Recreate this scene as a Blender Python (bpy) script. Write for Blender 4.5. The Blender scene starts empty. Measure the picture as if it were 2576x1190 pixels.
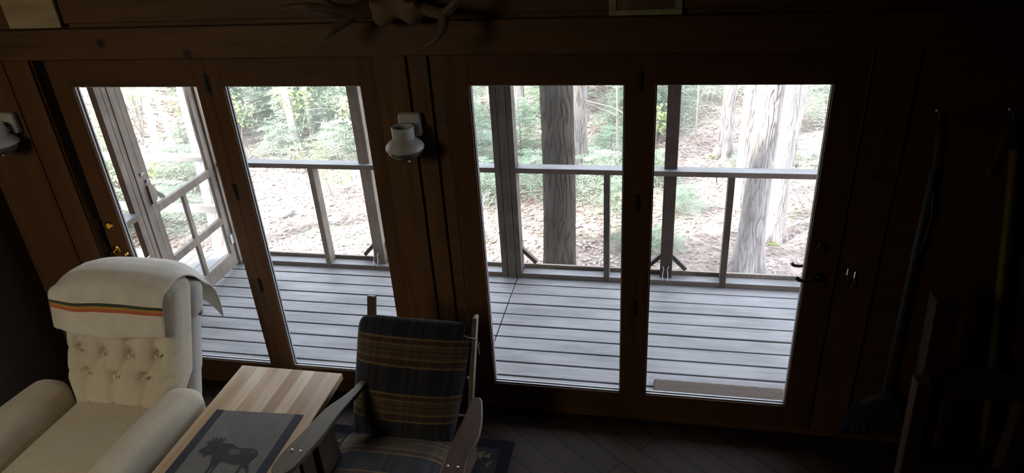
import bpy, bmesh, math, random
from mathutils import Vector, Matrix, noise, Euler

sc = bpy.context.scene
COL = sc.collection
PI = math.pi
rnd = random.Random(7)

# ------------------------------------------------------------------ helpers
class MB:
    """Collects geometry for ONE mesh object."""
    def __init__(self):
        self.v = []; self.f = []; self.uv = None; self.att = None
    def add(self, vs, fs):
        b = len(self.v)
        self.v += [Vector(p) for p in vs]
        self.f += [tuple(b + i for i in q) for q in fs]
        return b
    def box(self, x0, x1, y0, y1, z0, z1):
        vs = [(x0,y0,z0),(x1,y0,z0),(x1,y1,z0),(x0,y1,z0),(x0,y0,z1),(x1,y0,z1),(x1,y1,z1),(x0,y1,z1)]
        self.add(vs, [(0,3,2,1),(4,5,6,7),(0,1,5,4),(1,2,6,5),(2,3,7,6),(3,0,4,7)])
        return self
    def obox(self, a, b, w, h, up=(0,0,1)):
        """a bar from a to b, section w (sideways) x h (along up)"""
        a = Vector(a); b = Vector(b); d = (b-a).normalized(); up = Vector(up)
        s = d.cross(up).normalized(); u = s.cross(d).normalized()
        vs = []
        for p in (a, b):
            for i, j in ((-1,-1),(1,-1),(1,1),(-1,1)):
                vs.append(p + s*(w/2*i) + u*(h/2*j))
        self.add(vs, [(3,2,1,0),(4,5,6,7),(0,1,5,4),(1,2,6,5),(2,3,7,6),(3,0,4,7)])
        return self
    def tube(self, pts, rad, seg=8, cap=True, flat=1.0):
        pts = [Vector(p) for p in pts]; n = len(pts)
        if not hasattr(rad, '__len__'): rad = [rad]*n
        ref = Vector((0,0,1)); 
        if abs((pts[-1]-pts[0]).normalized().z) > .9: ref = Vector((1,0,0))
        b = len(self.v); 
        for i, p in enumerate(pts):
            d = (pts[min(i+1,n-1)] - pts[max(i-1,0)]).normalized()
            s = d.cross(ref)
            s = s.normalized() if s.length > 1e-5 else Vector((0,1,0))
            u = s.cross(d).normalized()
            for k in range(seg):
                t = 2*PI*k/seg
                self.v.append(p + s*(math.cos(t)*rad[i]*flat) + u*(math.sin(t)*rad[i]))
        for i in range(n-1):
            for k in range(seg):
                k2 = (k+1) % seg
                self.f.append((b+i*seg+k, b+i*seg+k2, b+(i+1)*seg+k2, b+(i+1)*seg+k))
        if cap:
            self.f.append(tuple(b+k for k in range(seg))[::-1]); self.f.append(tuple(b+(n-1)*seg+k for k in range(seg)))
        return self
    def lathe(self, prof, org=(0,0,0), axis='z', seg=32):
        """prof: list of (r, h)"""
        b = len(self.v); org = Vector(org)
        for r, h in prof:
            for k in range(seg):
                t = 2*PI*k/seg; c, s = r*math.cos(t), r*math.sin(t)
                self.v.append(org + (Vector((c,s,h)) if axis=='z' else Vector((c,h,s)) if axis=='y' else Vector((h,c,s))))
        for i in range(len(prof)-1):
            for k in range(seg):
                k2 = (k+1) % seg
                self.f.append((b+i*seg+k, b+i*seg+k2, b+(i+1)*seg+k2, b+(i+1)*seg+k))
        return self
    def grid(self, nu, nv, fn, uv=True, close_u=False):
        b = len(self.v)
        for j in range(nv+1):
            for i in range(nu+1):
                self.v.append(Vector(fn(i/nu, j/nv)))
        W = nu+1
        if uv and self.uv is None: self.uv = {}
        for j in range(nv):
            for i in range(nu):
                q = (b+j*W+i, b+j*W+i+1, b+(j+1)*W+i+1, b+(j+1)*W+i)
                if uv: self.uv[len(self.f)] = ((i/nu,j/nv),((i+1)/nu,j/nv),((i+1)/nu,(j+1)/nv),(i/nu,(j+1)/nv))
                self.f.append(q)
        return self
    def prism(self, poly, z0, z1):
        n = len(poly); b = len(self.v)
        self.v += [Vector((x,y,z0)) for x,y in poly] + [Vector((x,y,z1)) for x,y in poly]
        self.f.append(tuple(b+i for i in range(n))[::-1]); self.f.append(tuple(b+n+i for i in range(n)))
        for i in range(n):
            j = (i+1) % n; self.f.append((b+i, b+j, b+n+j, b+n+i))
        return self
    def rbox(self, c, size, r, n=(8,8,8), deform=None):
        """rounded, subdivided box; deform(p in -1..1 cube coords, world p) -> world p"""
        c = Vector(c); hs = Vector(size)/2
        r = min(r, hs.x, hs.y, hs.z)
        idx = {}; b0 = len(self.v)
        def vert(i,j,k):
            key = (i,j,k)
            if key in idx: return idx[key]
            q = Vector((2*i/n[0]-1, 2*j/n[1]-1, 2*k/n[2]-1))
            p = Vector((q.x*hs.x, q.y*hs.y, q.z*hs.z))
            core = Vector((max(-hs.x+r, min(hs.x-r, p.x)), max(-hs.y+r, min(hs.y-r, p.y)), max(-hs.z+r, min(hs.z-r, p.z))))
            d = p - core
            if d.length > 1e-9: p = core + d.normalized()*r
            w = c + p
            if deform: w = deform(q, w)
            idx[key] = len(self.v); self.v.append(Vector(w)); return idx[key]
        nx,ny,nz = n
        for i in range(nx):
            for j in range(ny):
                self.f.append((vert(i,j,0),vert(i,j+1,0),vert(i+1,j+1,0),vert(i+1,j,0)))
                self.f.append((vert(i,j,nz),vert(i+1,j,nz),vert(i+1,j+1,nz),vert(i,j+1,nz)))
        for i in range(nx):
            for k in range(nz):
                self.f.append((vert(i,0,k),vert(i+1,0,k),vert(i+1,0,k+1),vert(i,0,k+1)))
                self.f.append((vert(i,ny,k),vert(i,ny,k+1),vert(i+1,ny,k+1),vert(i+1,ny,k)))
        for j in range(ny):
            for k in range(nz):
                self.f.append((vert(0,j,k),vert(0,j,k+1),vert(0,j+1,k+1),vert(0,j+1,k)))
                self.f.append((vert(nx,j,k),vert(nx,j+1,k),vert(nx,j+1,k+1),vert(nx,j,k+1)))
        return self
    def build(self, name, m, parent=None, smooth=False, bevel=0.0, subsurf=0, tri=False):
        me = bpy.data.meshes.new(name)
        off = wloc(parent) if parent is not None else Vector((0,0,0))
        me.from_pydata([tuple(p - off) for p in self.v], [], self.f)
        me.validate()
        if self.uv:
            ul = me.uv_layers.new(name='UVMap')
            for pi, p in enumerate(me.polygons):
                if pi in self.uv:
                    for li, t in zip(p.loop_indices, self.uv[pi]): ul.data[li].uv = t
        if self.att:
            a = me.attributes.new('furrow', 'FLOAT', 'POINT')
            a.data.foreach_set('value', self.att)
        if smooth:
            me.polygons.foreach_set('use_smooth', [True]*len(me.polygons))
        me.update()
        if m is not None: me.materials.append(m)
        o = bpy.data.objects.new(name, me); COL.objects.link(o)
        if parent is not None: o.parent = parent
        if bevel:
            b = o.modifiers.new('Bevel', 'BEVEL'); b.width = bevel; b.segments = 2; b.limit_method = 'ANGLE'
        if subsurf:
            s = o.modifiers.new('Sub', 'SUBSURF'); s.levels = subsurf; s.render_levels = subsurf
        return o

def wloc(o):
    p = Vector((0,0,0))
    while o is not None: p += Vector(o.location); o = o.parent
    return p
def tag(o, label=None, cat=None, group=None, kind=None):
    if label: o['label'] = label
    if cat: o['category'] = cat
    if group: o['group'] = group
    if kind: o['kind'] = kind
    return o
def thing(name, loc, label, cat, group=None, kind=None):
    o = bpy.data.objects.new(name, None); COL.objects.link(o); o.location = loc
    o.empty_display_size = .1
    return tag(o, label, cat, group, kind)
def structure(o): o['kind'] = 'structure'; return o
def kids(o): return [c for c in COL.objects if c.parent == o]

# ------------------------------------------------------------------ materials
class NT:
    def __init__(self, name):
        self.m = bpy.data.materials.new(name); self.m.use_nodes = True
        self.t = self.m.node_tree; self.t.nodes.clear()
        self.out = self.t.nodes.new('ShaderNodeOutputMaterial')
    def n(self, typ, **kw):
        nd = self.t.nodes.new(typ)
        for k, v in kw.items():
            if k.startswith('i_'):
                nd.inputs[k[2:].replace('_',' ')].default_value = v
            else: setattr(nd, k, v)
        return nd
    def l(self, a, b): self.t.links.new(a, b)
    def coord(self, kind='Object', scale=(1,1,1), rot=(0,0,0)):
        tc = self.n('ShaderNodeTexCoord'); mp = self.n('ShaderNodeMapping')
        mp.inputs['Scale'].default_value = scale; mp.inputs['Rotation'].default_value = rot
        self.l(tc.outputs[kind], mp.inputs['Vector']); return mp.outputs['Vector']
    def world(self, scale=(1,1,1)):
        g = self.n('ShaderNodeNewGeometry'); mp = self.n('ShaderNodeMapping'); mp.inputs['Scale'].default_value = scale
        self.l(g.outputs['Position'], mp.inputs['Vector']); return mp.outputs['Vector']
    def noise(self, vec, scale=5, detail=4, rough=.55, dist=0.0):
        t = self.n('ShaderNodeTexNoise'); t.inputs['Scale'].default_value = scale; t.inputs['Detail'].default_value = detail
        t.inputs['Roughness'].default_value = rough; t.inputs['Distortion'].default_value = dist
        self.l(vec, t.inputs['Vector']); return t.outputs['Fac']
    def ramp(self, fac, stops, interp='LINEAR'):
        r = self.n('ShaderNodeValToRGB'); r.color_ramp.interpolation = interp
        e = r.color_ramp.elements
        while len(e) < len(stops): e.new(.5)
        for i, (p, c) in enumerate(stops):
            e[i].position = p; e[i].color = (*c, 1) if len(c) == 3 else c
        self.l(fac, r.inputs['Fac']); return r.outputs['Color']
    def mix(self, fac, a, b, mode='MIX'):
        x = self.n('ShaderNodeMix', data_type='RGBA', blend_type=mode)
        for s, v in ((x.inputs[0], fac), (x.inputs[6], a), (x.inputs[7], b)):
            if isinstance(v, (int, float)): s.default_value = v
            elif isinstance(v, tuple): s.default_value = (*v, 1) if len(v) == 3 else v
            else: self.l(v, s)
        return x.outputs[2]
    def math(self, op, a, b=None):
        x = self.n('ShaderNodeMath', operation=op)
        for s, v in ((x.inputs[0], a), (x.inputs[1], b)):
            if v is None: continue
            if isinstance(v, (int, float)): s.default_value = v
            else: self.l(v, s)
        return x.outputs[0]
    def bsdf(self, col, rough=.6, spec=.3, metal=0.0, bump=None, bstr=.3, bdist=.01, sheen=0.0):
        p = self.n('ShaderNodeBsdfPrincipled')
        if isinstance(col, tuple): p.inputs['Base Color'].default_value = (*col, 1)
        else: self.l(col, p.inputs['Base Color'])
        if isinstance(rough, (int, float)): p.inputs['Roughness'].default_value = rough
        else: self.l(rough, p.inputs['Roughness'])
        p.inputs['Specular IOR Level'].default_value = spec; p.inputs['Metallic'].default_value = metal
        if sheen: p.inputs['Sheen Weight'].default_value = sheen
        if bump is not None:
            b = self.n('ShaderNodeBump'); b.inputs['Strength'].default_value = bstr; b.inputs['Distance'].default_value = bdist
            self.l(bump, b.inputs['Height']); self.l(b.outputs['Normal'], p.inputs['Normal'])
        self.l(p.outputs[0], self.out.inputs['Surface']); return self.m

def m_plain(name, col, rough=.5, spec=.3, metal=0.0, var=.12, scale=30):
    t = NT(name); f = t.noise(t.coord('Object'), scale, 3)
    c = t.ramp(f, [(.3, tuple(x*(1-var) for x in col)), (.7, tuple(min(1,x*(1+var)) for x in col))])
    return t.bsdf(c, rough, spec, metal)
def m_wood(name, dark, light, axis='x', scale=1.0, rough=.55, spec=.25, knots=True, bstr=.15, world=True):
    t = NT(name)
    st = {'x': (.35, 5, 5), 'y': (5, .35, 5), 'z': (5, 5, .35)}[axis]
    st = tuple(s*scale for s in st)
    v = t.world(st) if world else t.coord('Object', st)
    a = t.noise(v, 3.0, 6, .6, .6); b = t.noise(v, 16.0, 3, .6)
    f = t.math('ADD', t.math('MULTIPLY', a, .7), t.math('MULTIPLY', b, .3))
    c = t.ramp(f, [(.28, dark), (.5, tuple((x+y)/2 for x, y in zip(dark, light))), (.72, light)])
    if knots:
        v2 = t.world((1,1,1)) if world else t.coord('Object')
        vo = t.n('ShaderNodeTexVoronoi'); vo.inputs['Scale'].default_value = 3.2; t.l(v2, vo.inputs['Vector'])
        k = t.ramp(vo.outputs['Distance'], [(.03, (0,0,0)), (.11, (1,1,1))])
        c = t.mix(k, tuple(x*.35 for x in dark), c)
    return t.bsdf(c, rough, spec, 0, f, bstr, .004)

W_WALL  = m_wood('wall_wood', (.062,.031,.012), (.145,.071,.028), 'x', .8)
W_WALLV = m_wood('casing_wood', (.062,.029,.011), (.155,.074,.028), 'z', .8)
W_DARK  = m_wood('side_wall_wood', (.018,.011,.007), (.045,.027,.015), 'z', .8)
W_DOOR  = m_wood('door_wood', (.058,.025,.009), (.128,.058,.021), 'z', 1.0, knots=False)
W_DOORH = m_wood('door_rail_wood', (.058,.025,.009), (.128,.058,.021), 'x', 1.0, knots=False)
W_GAP   = m_plain('dark_gap', (.008,.006,.005), .9, .1)
W_FLOOR = None
def floor_mat():
    t = NT('floor_boards')
    v = t.world((1,1,1)); mp = t.n('ShaderNodeMapping'); mp.inputs['Rotation'].default_value = (0,0,math.radians(40)); t.l(v, mp.inputs['Vector'])
    st = t.n('ShaderNodeMapping'); st.inputs['Scale'].default_value = (.5,7,1); t.l(mp.outputs[0], st.inputs['Vector'])
    g = t.noise(st.outputs[0], 4, 6, .6, .4)
    br = t.n('ShaderNodeTexBrick'); br.inputs['Scale'].default_value = 1.0
    br.inputs['Brick Width'].default_value = 2.4; br.inputs['Row Height'].default_value = .13; br.inputs['Mortar Size'].default_value = .004
    br.inputs['Color1'].default_value = (.8,.8,.8,1); br.inputs['Color2'].default_value = (1.1,1.1,1.1,1); br.inputs['Mortar'].default_value = (.15,.15,.15,1)
    t.l(mp.outputs[0], br.inputs['Vector'])
    c = t.ramp(g, [(.3,(.018,.010,.007)),(.7,(.036,.021,.014))])
    c = t.mix(1.0, c, br.outputs['Color'], 'MULTIPLY')
    return t.bsdf(c, .6, .12, 0, g, .1, .003)
W_FLOOR = floor_mat()
def deck_mat(name='deck_paint', sides=None, base=((.19,.19,.203),(.305,.304,.318)), axis='x'):
    t = NT(name)
    st = {'x': (.5,9,9), 'z': (9,9,.5), 'y': (9,.5,9)}[axis]
    v = t.world(st); a = t.noise(v, 3, 8, .65, 1.0)
    w = t.world((1.3,3,3)); b = t.noise(w, 1.6, 4, .6)
    c = t.ramp(a, [(.25, base[0]), (.62, base[1])])
    d = t.ramp(b, [(.35, (.72,.72,.72)), (.65, (1.05,1.05,1.05))])
    c = t.mix(1.0, c, d, 'MULTIPLY')
    if sides:
        g = t.n('ShaderNodeNewGeometry'); s = t.n('ShaderNodeSeparateXYZ'); t.l(g.outputs['Normal'], s.inputs[0])
        f = t.math('GREATER_THAN', s.outputs['Z'], .6); c = t.mix(f, t.mix(1.0, sides, d, 'MULTIPLY'), c)
    return t.bsdf(c, .55, .3, 0, a, .25, .003)
DECK = deck_mat()
PORCH = deck_mat('porch_paint', None, ((.165,.137,.112),(.275,.232,.195)), 'z')
PORCHX = deck_mat('porch_rail_paint', (.20,.165,.14), ((.19,.19,.198),(.31,.31,.325)), 'x')
POSTW = deck_mat('post_stain', None, ((.062,.046,.041),(.105,.078,.068)), 'z')
BIGP = deck_mat('big_post_paint', None, ((.080,.070,.061),(.138,.122,.107)), 'z')
def glass_mat():
    t = NT('clear_glass'); tr = t.n('ShaderNodeBsdfTransparent'); tr.inputs['Color'].default_value = (.95,.965,.96,1)
    gl = t.n('ShaderNodeBsdfGlossy'); gl.inputs['Roughness'].default_value = .02
    fr = t.n('ShaderNodeFresnel'); fr.inputs['IOR'].default_value = 1.3
    mx = t.n('ShaderNodeMixShader'); t.l(fr.outputs[0], mx.inputs[0]); t.l(tr.outputs[0], mx.inputs[1]); t.l(gl.outputs[0], mx.inputs[2])
    t.l(mx.outputs[0], t.out.inputs['Surface']); return t.m
GLASS = glass_mat()
def screen_mat(name, f):
    t = NT(name); tr = t.n('ShaderNodeBsdfTransparent')
    d = t.n('ShaderNodeBsdfDiffuse'); d.inputs['Color'].default_value = (.8,.8,.82,1)
    q = t.n('ShaderNodeBsdfTranslucent'); q.inputs['Color'].default_value = (.8,.8,.82,1)
    m1 = t.n('ShaderNodeMixShader'); m1.inputs[0].default_value = .6; t.l(d.outputs[0], m1.inputs[1]); t.l(q.outputs[0], m1.inputs[2])
    nz = t.noise(t.coord('Object'), 6, 3); ff = t.math('MULTIPLY', nz, 2*f)
    mx = t.n('ShaderNodeMixShader'); t.l(ff, mx.inputs[0]); t.l(tr.outputs[0], mx.inputs[1]); t.l(m1.outputs[0], mx.inputs[2])
    t.l(mx.outputs[0], t.out.inputs['Surface']); return t.m
SCREEN = screen_mat('glare_insect_screen', .115); SCREEN_LOWGLARE = screen_mat('low_glare_insect_screen', .032)  # glare haze put into the mesh opacity, weaker in two bays
def leaf_mat(name, stops, trans=.45):
    t = NT(name)
    f = t.noise(t.world(), 3.0, 4, .6)
    oi = t.n('ShaderNodeObjectInfo')
    f2 = t.math('ADD', t.math('MULTIPLY', f, .75), t.math('MULTIPLY', oi.outputs['Random'], .25))
    c = t.ramp(f2, stops)
    d = t.n('ShaderNodeBsdfDiffuse'); q = t.n('ShaderNodeBsdfTranslucent'); t.l(c, d.inputs[0]); t.l(c, q.inputs[0])
    mx = t.n('ShaderNodeMixShader'); mx.inputs[0].default_value = trans; t.l(d.outputs[0], mx.inputs[1]); t.l(q.outputs[0], mx.inputs[2])
    t.l(mx.outputs[0], t.out.inputs['Surface']); return t.m
HEMLOCK = leaf_mat('hemlock_needles', [(.30,(.16,.24,.165)),(.50,(.31,.41,.30)),(.70,(.52,.60,.46))])
YLEAF = leaf_mat('spring_leaves', [(.3,(.24,.31,.13)),(.55,(.40,.45,.23)),(.75,(.58,.57,.38))])
LITTER = leaf_mat('fallen_leaf', [(.28,(.15,.10,.08)),(.45,(.30,.225,.195)),(.58,(.45,.38,.35)),(.74,(.66,.60,.57))], .1)
def ground_mat():
    t = NT('forest_soil'); v = t.world()
    a = t.noise(v, 9, 8, .7); b = t.noise(v, 1.1, 4, .6)
    c = t.ramp(a, [(.3,(.11,.078,.062)),(.5,(.255,.198,.175)),(.7,(.44,.38,.35))])
    g = t.ramp(b, [(.52,(0,0,0)),(.66,(1,1,1))])
    c = t.mix(t.math('MULTIPLY', g, .35), c, (.20,.27,.13))
    return t.bsdf(c, .9, .1, 0, a, .6, .03)
GROUND = ground_mat()
def bark_mat(name, dark, light, moss=.0):
    t = NT(name); a = t.n('ShaderNodeAttribute', attribute_name='furrow')
    v = t.world((6,6,1.2)); n = t.noise(v, 3, 6, .65)
    f = t.math('ADD', t.math('MULTIPLY', a.outputs['Fac'], .65), t.math('MULTIPLY', n, .45))
    c = t.ramp(f, [(.22, dark), (.8, light)])
    return t.bsdf(c, .9, .1, 0, t.noise(t.world((14,14,4)), 4, 6, .7), .5, .01)
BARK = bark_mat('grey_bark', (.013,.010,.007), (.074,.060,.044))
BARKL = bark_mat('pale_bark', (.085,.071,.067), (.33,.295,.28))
BIRCH = bark_mat('birch_bark', (.40,.38,.36), (.80,.78,.75))
TWIG = m_plain('dry_twig', (.30,.265,.24), .9, .1)
MOSS = m_plain('moss', (.15,.17,.06), .95, .05, 0, .4, 20)
ROCK = m_plain('grey_rock', (.20,.195,.195), .9, .1, 0, .35, 8)
BRASS = m_plain('brass', (.75,.50,.12), .28, .5, 1.0, .1)
METAL = m_plain('worn_steel', (.55,.55,.56), .35, .5, 1.0, .1)
DARKMETAL = m_plain('dark_iron', (.05,.045,.04), .45, .4, .6, .1)
ALU = m_plain('spacer_metal', (.42,.44,.47), .45, .4, .2, .05)
CERAMIC = m_plain('white_glaze', (.42,.41,.38), .45, .4, 0, .04)
BEADM = m_plain('glazing_bead_wood', (.05,.03,.02), .5, .3)
CAM_F = 1774.3597
CAM_C = (2.95984, -3.04777, 2.73307)
CAM_R = (0.979359, 0.19346, -0.058556)
CAM_U = (-0.038764, 0.464086, 0.884942)
CAM_FW = (-0.198376, 0.864406, -0.462006)
# ------------------------------------------------------------------ room shell
XL, XR, YB, ZC = -.71, 5.3, -5.2, 3.9
HT = 2.02                       # underside of the header beam
def wallbox(name, boxes, m, bevel=0, kind='structure'):
    b = MB()
    for q in boxes: b.box(*q)
    o = b.build(name, m, None, bevel=bevel)
    if kind: o['kind'] = kind
    return o
wallbox('wall_back', [(XL,-.19,0,.14,0,HT), (1.66,1.985,0.0,.14,0,HT), (3.80,XR,0,.14,0,HT), (XL,XR,0,.14,HT,ZC)], W_WALL)
wallbox('wall_sun_block', [(-3.1,XL-.15,0,.14,-.8,ZC)], W_DARK)  # unseen wall extension, added to keep sun off porch and landing
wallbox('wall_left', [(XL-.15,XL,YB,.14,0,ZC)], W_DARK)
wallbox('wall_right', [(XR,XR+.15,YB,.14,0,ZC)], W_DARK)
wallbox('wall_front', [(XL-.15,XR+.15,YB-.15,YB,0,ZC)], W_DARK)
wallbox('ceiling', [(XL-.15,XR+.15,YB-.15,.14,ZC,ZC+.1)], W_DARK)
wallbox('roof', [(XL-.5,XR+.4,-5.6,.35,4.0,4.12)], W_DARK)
wallbox('floor', [(XL-.15,XR+.15,YB-.15,.14,-.1,0)], W_FLOOR)
# boards on the back wall
wallbox('trim_1', [(XL,XR,-.05,-.001,HT,2.168)], W_WALL, .006)                       # header beam
wallbox('trim_2', [(XL,XR,-.022,-.001,2.19,2.39),(XL,XR,-.022,-.001,2.40,2.62)], W_WALL, .004)   # planks above the beam
wallbox('trim_3', [(-.345,-.195,-.02,-.001,0,HT),], W_WALLV, .004)                     # casing left of the first door
wallbox('trim_4', [(-.66,-.36,-.014,-.001,0,HT)], W_WALLV, .003)
wallbox('trim_5', [(1.664,1.822,-.016,-.001,0,HT)], W_WALLV, .003)                     # boards of the middle post
wallbox('trim_6', [(1.836,1.925,-.016,-.001,0,HT)], W_WALLV, .003)
wallbox('trim_7', [(3.862,3.96,-.016,-.001,0,HT)], W_WALLV, .004)
wallbox('trim_8', [(-.19,-.125,.03,.12,0,HT),(1.928,1.985,.03,.12,0,HT),(3.79,3.86,.004,.12,0,HT)], W_GAP)      # dark jambs
wallbox('trim_9', [(-.19,3.86,.0,.16,-.06,.018)], W_WALL, .004)                          # thresholds
wallbox('baseboard_back', [(1.93,XR,-.018,-.001,0,.02)], W_WALL, .003)

# ------------------------------------------------------------------ doors
def door(n, x0, x1, g0, g1):
    z0, z1, gz0, gz1 = .022, HT-.004, .1605, 1.8725
    root = bpy.data.objects.new('door_%d' % n, None); COL.objects.link(root); root.location = (x0, 0, 0); structure(root)
    e = MB(); e.box(x0,g0,0,.045,z0,z1); e.build('stile', W_DOOR, root, bevel=.002)
    e = MB(); e.box(g1,x1,0,.045,z0,z1); e.build('stile', W_DOOR, root, bevel=.002)
    e = MB(); e.box(g0,g1,0,.045,gz1,z1); e.build('top_rail', W_DOORH, root, bevel=.002)
    e = MB(); e.box(g0,g1,0,.045,z0,gz0); e.build('bottom_rail', W_DOORH, root, bevel=.002)
    e = MB(); w = .006
    for y0 in (.012, .032):
        e.box(g0,g0+w,y0,y0+.008,gz0,gz1); e.box(g1-w,g1,y0,y0+.008,gz0,gz1)
        e.box(g0,g1,y0,y0+.008,gz0,gz0+w); e.box(g0,g1,y0,y0+.008,gz1-w,gz1)
    sp = e.build('glass_spacer', ALU, root)
    e = MB(); e.add([(g0,.026,gz0),(g1,.026,gz0),(g1,.026,gz1),(g0,.026,gz1)], [(0,1,2,3)]); e.build('glass_pane', GLASS, root)
    return root
def hinge(root, x, z):
    e = MB(); e.tube([(x,-.006,z-.045),(x,-.006,z+.045)], .006, 10); e.box(x-.014,x+.014,-.003,-.0005,z-.045,z+.045)
    e.build('hinge', DARKMETAL, root)
d1 = door(1, -.118, .7825, 0, .715); d2 = door(2, .7835, 1.658, .862, 1.579)
d3 = door(3, 1.990, 2.873, 2.105, 2.806); d4 = door(4, 2.8735, 3.785, 2.939, 3.658)
for d_, x_ in ((d2,.783),(d3,2.873)):
    e = MB(); e.box(x_-.02,x_+.02,.046,.062,.02,2.014); e.build('astragal', W_DOOR, d_, bevel=.002)
for z in (1.887, 1.307, .727): hinge(d1, .783, z)
for z in (1.887, 1.307, .727): hinge(d4, 2.873, z)
def lever(root, x, y, z, dirx, m, name='door_handle', s=1):
    e = MB(); e.lathe([(0,-.004*s),(.026,-.004*s),(.028,0),(.0,0)] , (x,y,z), 'y', 24)
    e.tube([(x,y,z),(x,y-.045*s,z)], .008, 10)
    pts = [(x,y-.045*s,z),(x+dirx*.03,y-.048*s,z-.004),(x+dirx*.065,y-.048*s,z-.010),(x+dirx*.092,y-.046*s,z-.006),(x+dirx*.104,y-.042*s,z+.006)]
    e.tube(pts, [.009,.008,.0075,.009,.009], 10)
    return e.build(name, m, root, smooth=True)
def turn(root, x, z, m):
    e = MB(); e.lathe([(0,-.012),(.020,-.012),(.025,-.004),(.027,0)], (x,0,z), 'y', 24); e.box(x-.005,x+.005,-.028,-.011,z-.016,z+.016)
    return e.build('deadbolt', m, root, smooth=False)
tag(turn(d1, -.075, 1.075, BRASS), 'brass deadbolt turn'); lever(d1, -.085, 0, .915, 1, BRASS)
for z in (1.08, .926):
    e = MB(); e.box(-.160,-.150,-.001,.002,z-.03,z+.03); e.build('strike_plate', BRASS, d1)
turn(d4, 3.715, 1.112, DARKMETAL); lever(d4, 3.715, 0, .965, -1, DARKMETAL)
tag(lever(d4, 3.715, .045, .965, -1, DARKMETAL, s=-1), 'outer lever seen through the glass')
e = MB(); e.box(3.80,3.806,-.003,.0,.93,1.04); e.build('strike_plate', METAL, d4)
e = MB()
for q in ((3.835,.97),(3.868,.955)):
    e.tube([(q[0],-.018,q[1]+.045),(q[0]-.004,-.03,q[1]+.02),(q[0]+.004,-.032,q[1]-.01),(q[0]-.006,-.022,q[1]-.04)], .0035, 6)
e.build('hook_latch', METAL, d4)

# ------------------------------------------------------------------ wall lamps
def sconce(x, z, label):
    r = thing('wall_lamp', (x, -.018, z), label, 'wall lamp', 'white wall lamps on the door wall')
    e = MB(); e.rbox((x,-.038,z), (.108,.042,.112), .012, (6,4,6)); bp = e.build('back_plate', CERAMIC, r, smooth=True)
    cx, cy = x-.008, -.125
    e = MB(); e.tube([(x,-.04,z-.02),(cx,cy+.04,z-.035)], .02, 12)
    e.lathe([(.0,-.03),(.040,-.028),(.044,.024),(.048,.030),(.052,.026),(.051,-.03),(.045,-.034)], (cx,cy,z-.01), 'z', 36)
    e.build('socket', CERAMIC, r, smooth=True)
    e = MB(); e.lathe([(.048,-.028),(.060,-.036),(.074,-.047),(.086,-.060),(.090,-.071),(.088,-.079),(.083,-.082),(.078,-.074),(.055,-.045)], (cx,cy,z-.01), 'z', 40)
    e.build('lamp_shade', CERAMIC, r, smooth=True)
    e = MB(); e.lathe([(.084,-.080),(.080,-.094),(.066,-.112),(.042,-.126),(.018,-.131),(.0,-.132)], (cx,cy,z-.01), 'z', 40)
    t = NT('smoked_globe'); m = t.bsdf((.10,.085,.075), .12, .6); e.build('globe', m, r, smooth=True)
    for a in (-.7,.6,2.6):
        e = MB(); e.lathe([(0,-.006),(.006,-.004),(.006,.004),(0,.006)], (cx+.03*math.cos(a), cy+.03*math.sin(a)-.01, z-.139), 'z', 10)
        e.build('finial', METAL, r, smooth=True)
    return r
sconce(1.817, 1.70, 'white glazed wall lamp on the post between the two pairs of doors')
sconce(-.435, 1.69, 'white wall lamp on the planks left of the leftmost door')

# ------------------------------------------------------------------ things above the beam
def block():
    t = NT('pale_pine'); v = t.world((1.2,8,8)); f = t.noise(v, 3, 4)
    c = t.ramp(f, [(.3,(.30,.22,.12)),(.7,(.46,.35,.21))])
    vo = t.n('ShaderNodeTexVoronoi'); vo.inputs['Scale'].default_value = 2.6; t.l(t.world(), vo.inputs['Vector'])
    k = t.ramp(vo.outputs['Distance'], [(.05,(0,0,0)),(.16,(1,1,1))]); c = t.mix(k, (.05,.035,.02), c)
    m = t.bsdf(c, .6, .2)
    e = MB(); e.rbox((-.045,-.037,2.305), (.30,.022,.26), .006, (4,2,4))
    return e.build('pine_board', m, None)
pb = block(); pb.location.z += 0
tag(pb, 'pale pine board with dark knot standing on the beam above the leftmost door', 'board')

def picture():
    r = thing('framed_picture', (2.885, -.023, 2.168), 'picture in a thin cream frame above the right-hand pair of doors', 'picture')
    fm = m_plain('cream_frame', (.36,.33,.20), .5, .3)
    x0,x1,z0,z1,w = 2.738,3.033,2.170,2.40,.03
    e = MB(); e.box(x0,x1,-.036,-.024,z0,z0+w*.75); e.box(x0,x1,-.036,-.024,z1-w,z1); e.box(x0,x0+w,-.036,-.024,z0+w*.75,z1-w); e.box(x1-w,x1,-.036,-.024,z0+w*.75,z1-w)
    e.build('frame', fm, r, bevel=.003)
    t = NT('picture_print'); n = t.noise(t.world((1,1,3)), 6, 5); c = t.ramp(n, [(.3,(.05,.03,.02)),(.5,(.16,.09,.06)),(.7,(.26,.20,.14))])
    e = MB(); e.box(x0+w,x1-w,-.030,-.025,z0+w*.75,z1-w); e.build('print', t.bsdf(c,.4,.3), r)
picture()

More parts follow.
